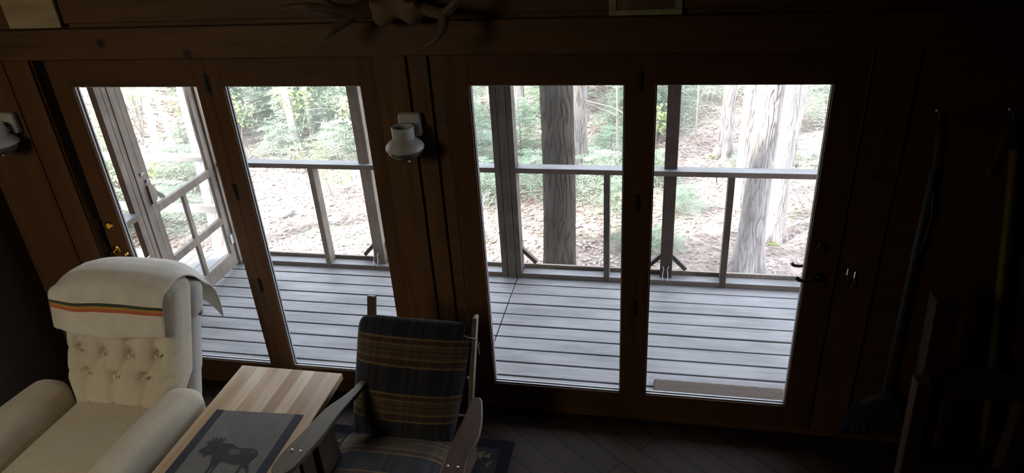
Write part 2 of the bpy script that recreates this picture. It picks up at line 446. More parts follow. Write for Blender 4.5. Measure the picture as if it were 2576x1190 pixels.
def antlers():
    r = thing('mounted_antlers', (1.86,-.03,2.20), 'brown antlers with a piece of skull mounted above the middle wall lamp', 'antlers')
    am = m_plain('antler', (.12,.075,.045), .6, .3, 0, .3, 14); sm = m_plain('skull_bone', (.17,.105,.06), .6, .3, 0, .35, 12)
    def chain(pts, r0, r1, flat=1.0):
        out = []; rad = []
        P = [Vector(p) for p in pts]; n = len(P)
        for i in range(n-1):
            for k in range(4):
                t = k/4; p0 = P[max(i-1,0)]; p1 = P[i]; p2 = P[i+1]; p3 = P[min(i+2,n-1)]
                out.append(.5*((2*p1)+(p2-p0)*t+(2*p0-5*p1+4*p2-p3)*t*t+(3*p1-p0-3*p2+p3)*t**3)); rad.append(r0+(r1-r0)*((i+t)/(n-1))**1.3)
        out.append(P[-1]); rad.append(r1*.5)
        return out, rad
    e = MB()
    for pts, r0, r1, fl in [ ([(1.77,-.08,2.235),(1.68,-.17,2.235),(1.59,-.24,2.262),(1.50,-.28,2.282),(1.40,-.27,2.278)], .038,.006,1.3),
                        ([(1.68,-.17,2.225),(1.625,-.23,2.19),(1.575,-.26,2.158),(1.548,-.26,2.142)], .024,.011,1),
                        ([(1.62,-.22,2.262),(1.58,-.24,2.30),(1.55,-.22,2.36),(1.55,-.2,2.42)], .022,.007,1)]:
        e.tube(*chain(pts, r0, r1), 12, True, fl)
    e.build('antler', am, r, smooth=True)
    e = MB()
    for pts, r0, r1, fl in [ ([(1.95,-.08,2.235),(2.03,-.19,2.235),(2.095,-.24,2.235),(2.15,-.25,2.275),(2.20,-.24,2.34),(2.24,-.2,2.42)], .028,.008,1),
                        ([(2.09,-.24,2.235),(2.10,-.27,2.19),(2.075,-.30,2.145),(2.02,-.30,2.115),(1.975,-.29,2.103)], .024,.004,1)]:
        e.tube(*chain(pts, r0, r1), 12, True, fl)
    e.build('antler', am, r, smooth=True)
    def df(q, w):
        w.x += .02*noise.noise(w*14); w.z += .018*noise.noise(w*17+Vector((3,0,0)))+.012*math.cos(q.x*5); w.y += .02*noise.noise(w*12)
        return w
    e = MB(); e.rbox((1.86,-.10,2.235), (.235,.15,.10), .04, (16,10,10), df); e.build('skull', sm, r, smooth=True)
antlers()

# ------------------------------------------------------------------ recliner
def fabric(name, col, var=.1, sc_=60, bstr=.25):
    t = NT(name); a = t.noise(t.coord('Object'), sc_, 3); b = t.noise(t.coord('Object'), 5, 3)
    c = t.ramp(t.math('ADD', t.math('MULTIPLY', a, .5), t.math('MULTIPLY', b, .5)), [(.3, tuple(x*(1-var) for x in col)), (.7, tuple(x*(1+var) for x in col))])
    return t.bsdf(c, .9, .15, 0, a, bstr, .002, .3)
CREAM = fabric('cream_upholstery', (.62,.56,.44))
CREAMD = fabric('cream_upholstery_back', (.60,.585,.55))
BUTT = [(-.70,.30),(-.24,.30),(.22,.30),(.66,.30),(-.56,.07),(-.06,.07),(.44,.07),(-.70,.53),(-.24,.53),(.22,.53),(.66,.53)]   # (across, up) in the back panel
def recliner():
    r = thing('recliner', (.34,-1.0,0), 'cream button-tufted recliner with a striped towel over its back', 'armchair')
    rot = math.radians(0)
    # seat
    def ds(q, w):
        if q.z > 0: w.z += .025*(1-q.x*q.x)*(1-.4*q.y*q.y) - .012*max(0, -q.y)**3
        return w
    e = MB(); e.rbox((.325,-1.05,.36), (.52,.78,.17), .06, (20,24,8), ds); e.build('seat_cushion', CREAM, r, smooth=True)
    # back : front plane leans away from (y=-.75, z=.42) to (y=-.50, z=1.02)
    def by(z): return -.755 + (z-.42)*.40
    cx, W, H0, H1 = .335, .66, .36, 1.045
    def db(q, w):
        u = q.x; t = (w.z-H0)/(H1-H0)
        # outline: narrower between the arms, full above them, crowned top
        wid = .86 + .14*min(1, max(0, (w.z-.44)/.11))
        w.x = cx + (w.x-cx)*wid
        if t > .6: w.z -= .045*abs(u)**3*(t-.6)/.4
        w.y += by(w.z) + .10
        if q.y < 0:
            dep = 0
            w.y -= .035*(1-u*u)*(1-(2*t-1)**2)
            fade = max(0, -q.y)
            for bu, bt in BUTT:
                tt = .27 + bt*.68
                d2 = ((u-bu)*W/2)**2 + ((t-tt)*(H1-H0))**2
                dep += .036*math.exp(-d2/(.022**2)) + .036*math.exp(-d2/(.060**2))
            # creases joining the buttons
            for (a, b) in CRE:
                ax, az, bx, bz = a[0]*W/2, (.27+a[1]*.68)*(H1-H0), b[0]*W/2, (.27+b[1]*.68)*(H1-H0)
                px, pz = u*W/2, t*(H1-H0)
                L2 = (bx-ax)**2+(bz-az)**2; s = max(0, min(1, ((px-ax)*(bx-ax)+(pz-az)*(bz-az))/L2))
                ex = ax+s*(bx-ax) + .012*math.sin(s*PI)*(1 if a[0] < b[0] else -1); ez = az+s*(bz-az)
                d2 = (px-ex)**2+(pz-ez)**2
                dep += .016*math.exp(-d2/(.014**2))
            w.y += min(.085, dep)*fade
        return w
    CRE = []
    for row in ([0,1,2,3],[7,8,9,10]):
        pass
    pairs = [(4,1),(5,2),(6,3),(4,0),(5,1),(6,2),(1,8),(2,9),(0,7),(3,10)]
    CRE = [(BUTT[i], BUTT[j]) for i, j in pairs] + [((-.98,.07),(-.56,.07)),((.44,.07),(.95,.09)),((-.98,.30),(-.70,.30)),((.66,.30),(.98,.30)),((-.56,.07),(-.60,-.2)),((-.06,.07),(-.06,-.2)),((.44,.07),(.46,-.2)),((-.7,.53),(.7,.53))]
    e = MB(); e.rbox((cx, 0, (H0+H1)/2), (W,.20,H1-H0), .075, (72,12,76), db)
    back = e.build('backrest', CREAM, r, smooth=True)
    for bu, bt in BUTT[:7]:
        tt = .27 + bt*.68; z = H0 + tt*(H1-H0); wid = .86 + .14*min(1, max(0, (z-.44)/.11))
        x = cx + bu*W/2*wid; y = by(z) - .035*(1-bu*bu)*(1-(2*tt-1)**2) + .040
        e = MB(); e.rbox((x,y-.002,z), (.020,.012,.020), .006, (8,6,8)); e.build('button', CREAM, back, smooth=True)
    # outer back shell
    def dsh(q, w):
        w.y += by(w.z) + .205
        if w.z > .8: w.z -= .05*abs(q.x)**3
        w.x = cx + (w.x-cx)*(1.0 if w.z > .5 else .98)
        return w
    e = MB(); e.rbox((cx,0,.66), (.665,.11,.66), .045, (16,8,20), dsh); e.build('back_shell', CREAMD, r, smooth=True)
    # arms
    for s, name in ((-1,'armrest'),(1,'armrest')):
        ax = cx + s*.375 - (.01 if s < 0 else -.005)
        def da(q, w, s=s):
            t = (w.y+1.55)/.85
            if q.z > 0: w.z += .022*math.sin(min(1,max(0,t))*PI) - .03*max(0, .25-t)
            if q.z > .3: w.x += 0.012*s
            w.x += .012*math.sin(w.z*9+1)*(1 if q.x*s > 0 else 0)*s
            w.z += .012*s - .004
            return w
        e = MB(); e.rbox((ax,-1.10,.335), (.215,.86,.47), .085, (14,26,16), da); e.build(name, CREAM, r, smooth=True)
    e = MB(); e.rbox((cx,-1.05,.16), (.60,.74,.22), .03, (6,6,4)); e.build('base', CREAMD, r, smooth=True)
    e = MB(); e.rbox((cx,-1.46,.25), (.50,.07,.34), .03, (8,4,6)); e.build('footrest', CREAM, r, smooth=True)
    for sx in (-1,1):
        for yy in (-1.36,-.78):
            e = MB(); e.lathe([(0,0),(.03,0),(.034,.05),(0,.06)], (cx+sx*.26,yy,0), 'z', 16); e.build('foot', DARKMETAL, r, smooth=True)
    return r
recliner()
def towel():
    t = NT('striped_towel'); uv = t.n('ShaderNodeUVMap'); sx = t.n('ShaderNodeSeparateXYZ'); t.l(uv.outputs[0], sx.inputs[0])
    wv = t.math('MULTIPLY', t.math('SINE', t.math('MULTIPLY', sx.outputs['X'], 8.5)), .008)
    c = t.ramp(t.math('ADD', sx.outputs['Y'], wv), [(0,(.68,.64,.56)),(.150,(.52,.13,.065)),(.168,(.46,.26,.06)),(.185,(.06,.075,.05)),(.204,(.68,.64,.56))], 'CONSTANT')
    n = t.noise(t.coord('Object'), 90, 2); n2 = t.noise(t.coord('Object'), 7, 3)
    d = t.ramp(n2, [(.3,(.86,.86,.86)),(.7,(1.06,1.06,1.06))]); c = t.mix(1.0, c, d, 'MULTIPLY')
    m = t.bsdf(c, .95, .1, 0, n, .35, .002, .3)
    cx = .335
    prof = []   # path in (y, z): front hem -> over the crown -> down the back
    for k in range(13):
        z = .800 + k*(.965-.800)/12; prof.append((-.755+(z-.42)*.40 - .048, z))
    prof += [(-.565,.995),(-.545,1.024),(-.51,1.050),(-.46,1.066),(-.40,1.068),(-.34,1.062),(-.29,1.045),(-.255,1.015),(-.232,.975),(-.220,.93),(-.216,.88),(-.217,.83),(-.222,.79)]
    # reparametrise by length
    L = [0]
    for a, b in zip(prof, prof[1:]): L.append(L[-1]+math.hypot(b[0]-a[0], b[1]-a[1]))
    def P(s):
        s = s*L[-1]
        for i in range(len(L)-1):
            if s <= L[i+1]+1e-9:
                k = (s-L[i])/(L[i+1]-L[i]); return prof[i][0]+k*(prof[i+1][0]-prof[i][0]), prof[i][1]+k*(prof[i+1][1]-prof[i][1])
        return prof[-1]
    def fn(u, v):
        # v: 0 front hem .. 1 back hem ; u: 0 left .. 1 right
        y, z = P(v)
        x0, x1 = cx-.352, cx+.305 + .012*min(1,max(0,(v-.30)/.22))
        x = x0 + u*(x1-x0)
        crown = (z > .93)*1.0
        e2 = abs((x-cx)/.34)
        if v > .25: z -= .052*min(1.1, e2)**3*min(1,(v-.25)/.12)
        fr = max(0, 1-v/.3)
        y += fr*(.006*math.sin(u*9+1)+.005*math.sin(u*21)) + fr*.018*abs(2*u-1)**3
        z += fr*(.008*math.sin(u*8.0+.5) + .004*math.sin(u*17))
        if u < .06: x += .004; y += .02*(.06-u)/.06*fr
        # right corner hangs off the back
        if u > .80 and v > .45:
            k = (u-.80)/.20*min(1,(v-.45)/.2); x += .004*k; z -= .105*k*k; y += .012*k
        return (x, y, z)
    e = MB(); e.grid(60, 70, fn)
    o = e.build('towel', m, None, smooth=True)
    so = o.modifiers.new('Solid', 'SOLIDIFY'); so.thickness = .005; so.offset = 1
    tag(o, 'cream towel with green, ochre and orange stripes draped over the recliner back', 'towel')
towel()

# ------------------------------------------------------------------ side table
def side_table():
    r = thing('side_table', (1.16,-.95,0), 'pale pine plank-topped table between the recliner and the plaid chair', 'table')
    t = NT('pine_top'); v = t.world((1,1,1))
    sx = t.n('ShaderNodeSeparateXYZ'); t.l(v, sx.inputs[0])
    st = t.math('FLOOR', t.math('MULTIPLY', sx.outputs['X'], 15.5))
    wn = t.n('ShaderNodeTexWhiteNoise', noise_dimensions='1D'); t.l(st, wn.inputs['W'])
    c = t.ramp(wn.outputs['Value'], [(0,(.40,.26,.15)),(.35,(.52,.37,.23)),(.7,(.62,.47,.31)),(1,(.72,.60,.44))])
    g = t.noise(t.world((14,.8,6)), 4, 6, .6, .5); c2 = t.ramp(g, [(.3,(.78,.76,.73)),(.7,(1.08,1.08,1.08))])
    c = t.mix(1.0, c, c2, 'MULTIPLY')
    vo = t.n('ShaderNodeTexVoronoi'); vo.inputs['Scale'].default_value = 5.5; t.l(t.world((1,.8,1)), vo.inputs['Vector'])
    k = t.ramp(vo.outputs['Distance'], [(.03,(.35,.35,.35)),(.14,(1,1,1))]); c = t.mix(1.0, c, k, 'MULTIPLY')
    m = t.bsdf(c, .34, .5, 0, g, .06, .002)
    e = MB(); e.box(.875,1.437,-1.52,-.448,.484,.52); e.build('table_top', m, r, bevel=.004)
    for x in (.96,1.31):
        for y in (-1.40,-.66):
            e = MB(); e.box(x-.025,x+.025,y-.025,y+.025,.0125,.484); e.build('leg', m, r, bevel=.003)
    for q in ((.985,1.285,-.672,-.654),(.985,1.285,-1.408,-1.390),(.951,.969,-1.375,-.685),(1.301,1.319,-1.375,-.685)):
        e = MB(); e.box(*q,.41,.484); e.build('apron', m, r)
side_table()
def runner():
    r = thing('table_runner', (1.157,-1.0,.5202), 'grey felt table runner with navy side bands and a moose printed on it', 'table runner')
    felt = fabric('grey_felt', (.155,.15,.145), .25, 25, .2); navy = fabric('navy_band', (.018,.022,.036), .2)
    pr = fabric('moose_ink', (.026,.027,.032), .45, 18, .1); lt = fabric('moose_highlight', (.085,.08,.077), .3, 18, .1)
    x0, x1, y0, y1 = .937,1.380,-1.50,-.775
    def top(x): return y1 + (x-x0)/(x1-x0)*.02 - .01
    e = MB(); e.grid(24, 30, lambda u, v: (x0+.04+u*(x1-x0-.08), y0+v*(top(x0+u*(x1-x0))-y0), .5212+.0008*math.sin(u*20+v*9)))
    b = e.build('cloth', felt, r, smooth=True)
    for a in (x0, x1-.042):
        e = MB(); e.grid(4, 30, lambda u, v: (a+u*.042, y0+v*(top(a)-y0), .5225)); e.build('border_band', navy, r)
    M = [(1.009,-1.053),(1.016,-1.037),(1.03,-1.012),(1.038,-1.002),(1.015,-.999),(1.002,-.989),(1.02,-.996),(1.016,-.98),(1.031,-.99),(1.037,-.979),(1.026,-.957),(1.045,-.975),(1.043,-.959),(1.061,-.972),(1.065,-.958),(1.079,-.969),(1.094,-.951),(1.091,-.976),(1.084,-.989),(1.142,-.988),(1.16,-.997),(1.186,-1.009),(1.216,-1.005),(1.25,-1.001),(1.273,-1.011),(1.288,-1.024),(1.291,-1.038),(1.283,-1.045),(1.282,-1.064),(1.278,-1.086),(1.279,-1.099),(1.296,-1.116),(1.304,-1.14),(1.322,-1.164),(1.315,-1.165),(1.294,-1.139),(1.265,-1.109),(1.258,-1.123),(1.26,-1.146),(1.265,-1.172),(1.257,-1.173),(1.246,-1.146),(1.248,-1.122),(1.245,-1.095),(1.223,-1.1),(1.185,-1.096),(1.16,-1.092),(1.146,-1.09),(1.146,-1.105),(1.143,-1.122),(1.143,-1.139),(1.143,-1.162),(1.149,-1.188),(1.141,-1.189),(1.134,-1.161),(1.133,-1.134),(1.128,-1.118),(1.124,-1.138),(1.124,-1.163),(1.128,-1.191),(1.12,-1.192),(1.112,-1.162),(1.111,-1.137),(1.103,-1.104),(1.089,-1.067),(1.065,-1.05),(1.065,-1.064),(1.056,-1.076),(1.054,-1.084),(1.042,-1.06),(1.034,-1.053),(1.026,-1.057)]
    e = MB(); e.add([(x,y,.5232) for x,y in M], [tuple(range(len(M)))[::-1]]); mo = e
    F = [(1.147,-1.024),(1.168,-1.016),(1.199,-1.023),(1.21,-1.033),(1.204,-1.047),(1.174,-1.056),(1.157,-1.043)]
    G = [(1.247,-1.028),(1.253,-1.014),(1.273,-1.018),(1.281,-1.026),(1.264,-1.032)]
    e = mo; e.add([(x,y,.5238) for x,y in F], [tuple(range(len(F)))]); e.add([(x,y,.5238) for x,y in G], [tuple(range(len(G)))]); o = e.build('moose_print', pr, r); o.data.materials.append(lt)
    for p in o.data.polygons:
        if p.index >= 1: p.material_index = 1
runner()

# ------------------------------------------------------------------ plaid chair
def plaid():
    t = NT('plaid_wool'); uv = t.n('ShaderNodeUVMap'); s = t.n('ShaderNodeSeparateXYZ'); t.l(uv.outputs[0], s.inputs[0])
    nz = t.noise(t.coord('Object'), 40, 2)
    v = t.math('ADD', s.outputs['Y'], t.math('MULTIPLY', t.math('SUBTRACT', nz, .5), .012))
    vy = t.math('FRACT', t.math('DIVIDE', v, .435)); ux = t.math('FRACT', t.math('DIVIDE', s.outputs['X'], .36))
    navy=(.016,.018,.030); gold=(.26,.185,.065); brn=(.085,.034,.020); tan=(.14,.09,.042); gr=(.062,.063,.066)
    P = [(0,navy),(.29,gold),(.325,brn),(.40,gold),(.425,tan),(.50,brn),(.52,tan),(.58,brn),(.60,tan),(.645,gold),(.675,brn),(.775,gold),(.815,navy)]
    Q = [(0,navy),(.30,gr),(.42,navy),(.55,gold),(.565,navy),(.72,gr),(.80,brn),(.86,gr),(.95,navy)]
    a = t.ramp(vy, P, 'CONSTANT'); b = t.ramp(ux, Q, 'CONSTANT')
    # twill weave : diagonal hatch decides which thread is on top
    w = t.n('ShaderNodeTexWave', wave_type='BANDS', bands_direction='DIAGONAL'); w.inputs['Scale'].default_value = 60; w.inputs['Distortion'].default_value = 1.5
    t.l(uv.outputs[0], w.inputs['Vector']); f = t.ramp(w.outputs['Fac'], [(.35,(.12,.12,.12)),(.65,(.55,.55,.55))])
    c = t.mix(f, a, b)
    c = t.mix(t.math('MULTIPLY', nz, .25), c, (.05,.045,.035))
    return t.bsdf(c, .95, .1, 0, w.outputs['Fac'], .4, .003, .2)
PLAID = plaid()
CH_BROWN = m_wood('chair_wood', (.060,.035,.025), (.13,.085,.062), 'y', 1.0, .4, .4, knots=False)
CH_PALE = m_wood('chair_weathered', (.085,.068,.045), (.18,.15,.105), 'y', 1.0, .4, .4, knots=False)
def cushion(name, fn, thick, nu, nv, m, parent, piping=True):
    """closed pillow; fn(u, v) -> (point, normal), uv kept on the face"""
    e = MB(); e.uv = {}
    def side(sgn):
        def g(u, v):
            a, b = 2*u-1, 2*v-1
            rr = max(0, 1-abs(a)**6)*max(0, 1-abs(b)**6)
            h = thick*(.35+.65*(max(0, (1-abs(a)**3))*max(0, (1-abs(b)**3)))**.5)*rr**.5
            # rounded corners in plan
            k = (abs(a)**10*abs(b)**10)
            uu, vv = u-.5, v-.5
            p, n = fn(.5+uu*(1-.07*k), .5+vv*(1-.05*k))
            return p + n*(sgn*h)
        return g
    e.grid(nu, nv, side(1)); b0 = len(e.v); e.grid(nu, nv, side(-1))
    nf = nu*nv
    for i in range(nf, 2*nf):
        q = e.f[i]; e.f[i] = q[::-1]; e.uv[i] = e.uv[i][::-1]
    bm_o = e.build(name, m, parent, smooth=True)
    bm = bmesh.new(); bm.from_mesh(bm_o.data); bmesh.ops.remove_doubles(bm, verts=bm.verts, dist=.0004); bm.to_mesh(bm_o.data); bm.free()
    for p in bm_o.data.polygons: p.use_smooth = True
    return bm_o
def plaid_chair():
    r = thing('lounge_chair', (1.85,-.85,0), 'wooden chair with wide flat arms and dark plaid cushions in front of the middle post', 'chair')
    dirb = Vector((0,.22,.72)).normalized(); nb = Vector((0,-.957,.29)).normalized()
    o0 = Vector((1.525,-.640,.30)); 
    def fb(u, v):      # v = 0 at the top (uv runs down the back)
        t = 1-v
        wx0 = 1.525+.060*t; wx1 = 2.040+.128*t
        x = wx0+(wx1-wx0)*u
        p = Vector((x, -.640, .285)) + dirb*(t*.637); p.y += .012*(2*u-1)**2; p.z -= .012*abs(2*u-1)**4*t
        p.z -= .012*(u-.3)
        return p, nb
    cb = cushion('back_cushion', fb, .062, 36, 44, PLAID, r)
    def fs(u, v):
        p = Vector((1.505+u*.575 , -.600 - v*.60, .285 + v*.075)); p.z += 0
        return p, Vector((0,.12,.99)).normalized()
    cushion('seat_cushion', fs, .060, 36, 40, PLAID, r)
    # back posts
    for x0, x1 in ((1.585,1.632),(2.155,2.160)):
        pass
    e = MB(); e.obox((1.590,-.628,.018),(1.646,-.395,.965), .042, .022, (0,1,0)); e.build('back_post', CH_BROWN, r, bevel=.004)
    e = MB(); e.obox((2.086,-.612,.018),(2.160,-.425,.905), .020, .052, (0,1,0)); tag(e.build('back_post', CH_PALE, r, bevel=.004), None)
    for t in (.25,.5,.75):
        e = MB(); z = .12+t*.8; y = -.575+t*.19; e.box(1.615,2.11,y,y+.018,z,z+.06); e.build('back_slat', CH_BROWN, r, bevel=.003)
    La = [(1.587,-.648),(1.555,-.718),(1.515,-.788),(1.495,-.881),(1.472,-.974),(1.448,-1.074),(1.442,-1.134),(1.445,-1.165),(1.457,-1.19),(1.492,-1.200),(1.53,-1.175),(1.549,-1.116),(1.564,-1.039),(1.58,-.96),(1.585,-.896),(1.596,-.811),(1.614,-.731),(1.64,-.58),(1.61,-.56)]
    Ra = [(2.166,-.635),(2.194,-.625),(2.215,-.634),(2.230,-.682),(2.252,-.781),(2.259,-.843),(2.259,-.895),(2.246,-.98),(2.243,-1.028),(2.250,-1.081),(2.252,-1.15),(2.235,-1.19),(2.19,-1.20),(2.155,-1.18),(2.146,-1.096),(2.15,-.935),(2.160,-.829),(2.166,-.727)]
    def arm(poly, m):
        # smooth the outline
        for _ in range(2):
            q = []
            n = len(poly)
            for i in range(n):
                a = Vector(poly[i]); b = Vector(poly[(i+1)%n]); q += [tuple(a*.75+b*.25), tuple(a*.25+b*.75)]
            poly = q
        e = MB(); e.prism(poly, .578, .600); return e.build('armrest', m, r, bevel=.005)
    la = arm(La, CH_PALE); ra = arm(Ra, CH_BROWN)
    for (bx, by_), pa in (((1.484,-1.059),la),((1.525,-1.062),la),((2.172,-1.056),ra),((2.214,-1.056),ra)):
        e = MB(); e.lathe([(.007,.0),(.006,.003),(.003,.0045),(0,.005)], (bx,by_,.600), 'z', 14); e.build('bolt', METAL, pa, smooth=True)
    for x, xr in ((1.535,1.600), (2.19,2.19)):
        e = MB(); e.box(x-.011,x+.011,-1.10,-.98,.012,.578); e.build('front_leg', CH_BROWN, r, bevel=.004)
    for x in (1.585, 2.115):
        e = MB(); e.obox((x,-1.16,.30),(x,-.52,.16), .022, .10); e.build('side_rail', CH_BROWN, r, bevel=.003)
    # slanted panel below the left arm
    e = MB(); e.add([(1.548,-1.0,.10),(1.572,-1.0,.10),(1.572,-.80,.10),(1.548,-.80,.10),(1.548,-1.0,.578),(1.572,-1.0,.578),(1.572,-.86,.578),(1.548,-.86,.578)],[(0,3,2,1),(4,5,6,7),(0,1,5,4),(1,2,6,5),(2,3,7,6),(3,0,4,7)]); e.build('arm_support', CH_BROWN, r, bevel=.004)
    for x in (1.545, 2.165):
        pass
    e = MB(); e.box(1.555,2.155,-1.172,-1.150,.24,.35); e.build('front_rail', CH_BROWN, r, bevel=.003)
    # cushion tie
    e = MB(); e.tube([(2.125,-.52,.86),(2.145,-.52,.85),(2.168,-.49,.825),(2.172,-.47,.80),(2.180,-.47,.785),(2.174,-.48,.775),(2.170,-.48,.79),(2.177,-.48,.77),(2.179,-.485,.73)], .0025, 6)
    e.build('tie_cord', m_plain('cord', (.30,.27,.2), .8), r, smooth=True)
plaid_chair()

# ------------------------------------------------------------------ rug
def rug():
    r = thing('area_rug', (1.75,-.7,0), 'dark rug with a black border and small green triangles under the plaid chair', 'rug')
    t = NT('rug_pattern'); v = t.coord('Object'); 
    ck = t.n('ShaderNodeTexChecker'); ck.inputs['Scale'].default_value = 8; ck.inputs['Color1'].default_value = (.018,.019,.019,1); ck.inputs['Color2'].default_value = (.028,.026,.022,1); t.l(v, ck.inputs['Vector'])
    field = t.bsdf(ck.outputs['Color'], .95, .05)
    bm_ = m_plain('rug_border', (.010,.010,.012), .95, .05); gm = m_plain('rug_green', (.085,.085,.045), .95, .05)
    x0,x1,y0,y1 = 1.20,2.265,-1.35,-.285
    e = MB(); e.box(x0+.06,x1-.06,y0+.06,y1-.06,.0005,.010); fld = e; nfield = len(fld.f)
    e = MB()
    for q in ((x0,x1,y1-.06,y1),(x0,x1,y0,y0+.06),(x0,x0+.06,y0+.06,y1-.06),(x1-.06,x1,y0+.06,y1-.06)): e.box(*q,.0005,.011)
    e.build('border', bm_, r)
    e = fld
    for j in range(7):
        for i, x in enumerate((x1-.115, x0+.115)):
            y = y1-.13-j*.14
            s = .035
            for (ax,ay,bx,by_,cx_,cy_) in ((-s,0,s*.2,s,s*.2,-.2*s),(0,-s*1.2,s,-s*.4,s*.1,-s*2.2)):
                e.add([(x+ax,y+ay,.0115),(x+bx,y+by_,.0115),(x+cx_,y+cy_,.0115)],[(0,1,2)])
    for i in range(6):
        x = x0+.2+i*.14; y = y1-.11
        e.add([(x-.03,y,.0115),(x+.03,y+.02,.0115),(x+.01,y-.04,.0115)],[(0,1,2)])
    o = e.build('field', field, r); o.data.materials.append(gm)
    for p in o.data.polygons:
        if p.index >= nfield: p.material_index = 1
rug()

# ------------------------------------------------------------------ right-hand corner
def broom():
    r = thing('broom', (4.09,-.06,0), 'broom with a grey-blue handle hanging by a cord right of the doors', 'broom')
    blue = m_plain('grey_blue_paint', (.085,.10,.115), .5, .3); br = m_plain('blue_bristle', (.035,.045,.06), .9, .1, 0, .3, 60); pale = m_plain('broom_cap', (.045,.047,.048), .5)
    e = MB(); e.tube([(4.092,-.06,.335),(4.085,-.05,.9),(4.082,-.045,1.53)], .012, 12); e.build('handle', blue, r, smooth=True)
    e = MB(); e.tube([(4.01,-.06,.262),(4.035,-.06,.30),(4.065,-.06,.325),(4.092,-.06,.34),(4.12,-.06,.33),(4.15,-.06,.30)], [.022,.028,.03,.03,.03,.024], 12, True, 1.0); e.build('broom_cap', pale, r, smooth=True)
    e = MB()
    def fn(u, v):
        return (3.985+.19*u + (u-.5)*.13*v + .004*math.sin(u*90), -.06 + .03*math.sin(v*2)*.5, .30-.02*abs(u-.5)*4 - v*.185*(1+.12*math.sin(u*70)*v))
    e.grid(60, 8, fn, uv=False); n = len(e.v)
    o = e.build('bristles', br, r, smooth=True); so = o.modifiers.new('S','SOLIDIFY'); so.thickness = .045; so.offset = 0
    e = MB(); e.tube([(4.082,-.045,1.52),(4.072,-.04,1.62),(4.066,-.035,1.72),(4.074,-.035,1.74),(4.080,-.04,1.65),(4.084,-.045,1.52)], .003, 6)
    e.tube([(4.10,-.05,1.42),(4.118,-.045,1.30),(4.115,-.045,1.2),(4.09,-.05,1.08),(4.082,-.05,1.05),(4.092,-.045,1.2),(4.10,-.05,1.38)], .003, 6)
    e.build('hanging_cord', m_plain('grey_cord', (.16,.16,.15), .8), r, smooth=True)
    e = MB(); e.tube([(4.066,-.001,1.76),(4.066,-.03,1.755),(4.066,-.04,1.735),(4.066,-.036,1.72)], .004, 8); e.lathe([(0,-.004),(.012,-.004),(.012,0),(0,0)],(4.066,0,1.76),'y',16)
    tag(e.build('wall_hook', METAL, None, smooth=True), 'small steel wall hook holding the broom cord', 'hook')
broom()
def mop():
    r = thing('mop', (4.45,-.08,0), 'pole with a yellow handle hanging from the far right hook', 'mop')
    ye = m_plain('yellow_paint', (.24,.17,.035), .45, .3); bk = m_plain('black_rubber', (.02,.02,.02), .6)
    e = MB(); e.tube([(4.352,-.06,1.63),(4.513,-.10,.47),(4.56,-.12,.10)], .0155, 14); e.build('handle', ye, r, smooth=True)
    e = MB(); e.tube([(4.330,-.045,1.72),(4.338,-.05,1.69),(4.3535,-.06,1.625)], [.008,.016,.018], 12); e.build('grip_cap', bk, r, smooth=True)
    e = MB(); e.rbox((4.565,-.12,.05), (.26,.10,.07), .02, (6,4,4)); e.build('mop_head', bk, r, smooth=True)
    e = MB(); e.tube([(4.332,-.04,1.72),(4.316,-.035,1.66),(4.306,-.035,1.60),(4.298,-.04,1.53)], .004, 6); e.lathe([(0,-.02),(.014,-.012),(.016,.006),(0,.016)],(4.297,-.04,1.515),'z',14); e.build('hanging_cord', m_plain('brown_cord', (.12,.11,.10), .8), r, smooth=True)
    e = MB(); e.tube([(4.329,-.001,1.765),(4.329,-.03,1.76),(4.331,-.042,1.738),(4.331,-.038,1.722)], .004, 8); e.lathe([(0,-.004),(.012,-.004),(.012,0),(0,0)],(4.329,0,1.765),'y',16)
    tag(e.build('wall_hook', METAL, None, smooth=True), 'small steel wall hook at the far right above the yellow pole', 'hook')
mop()
def rack():
    r = thing('wooden_rack', (4.35,-.35,0), 'rough brown wooden rack with a tall corner post below the yellow pole', 'rack')
    m = m_wood('rough_timber', (.026,.014,.008), (.058,.032,.018), 'z', 1.0, .7, .2)
    mh = m_wood('rough_timber_rail', (.026,.014,.008), (.058,.032,.018), 'x', 1.0, .7, .2)
    e = MB(); e.obox((4.20,-.30,0),(4.145,-.30,1.065), .095, .09, (0,1,0)); e.build('post', m, r, bevel=.006)
    e = MB(); e.obox((4.135,-.395,0),(4.105,-.39,.70), .065, .07, (0,1,0)); e.build('front_post', m, r, bevel=.006)
    e = MB(); e.box(4.21,4.95,-.34,-.27,.575,.685); e.build('rail', mh, r, bevel=.005)
    e = MB(); e.box(4.14,4.95,-.42,-.35,.10,.20); e.build('rail', mh, r, bevel=.005)
    e = MB(); e.box(4.535,4.62,-.34,-.27,0,.575); e.build('post', m, r, bevel=.005)
    e = MB(); e.box(4.87,4.95,-.42,-.27,0,1.06); e.build('post', m, r, bevel=.005)
rack()
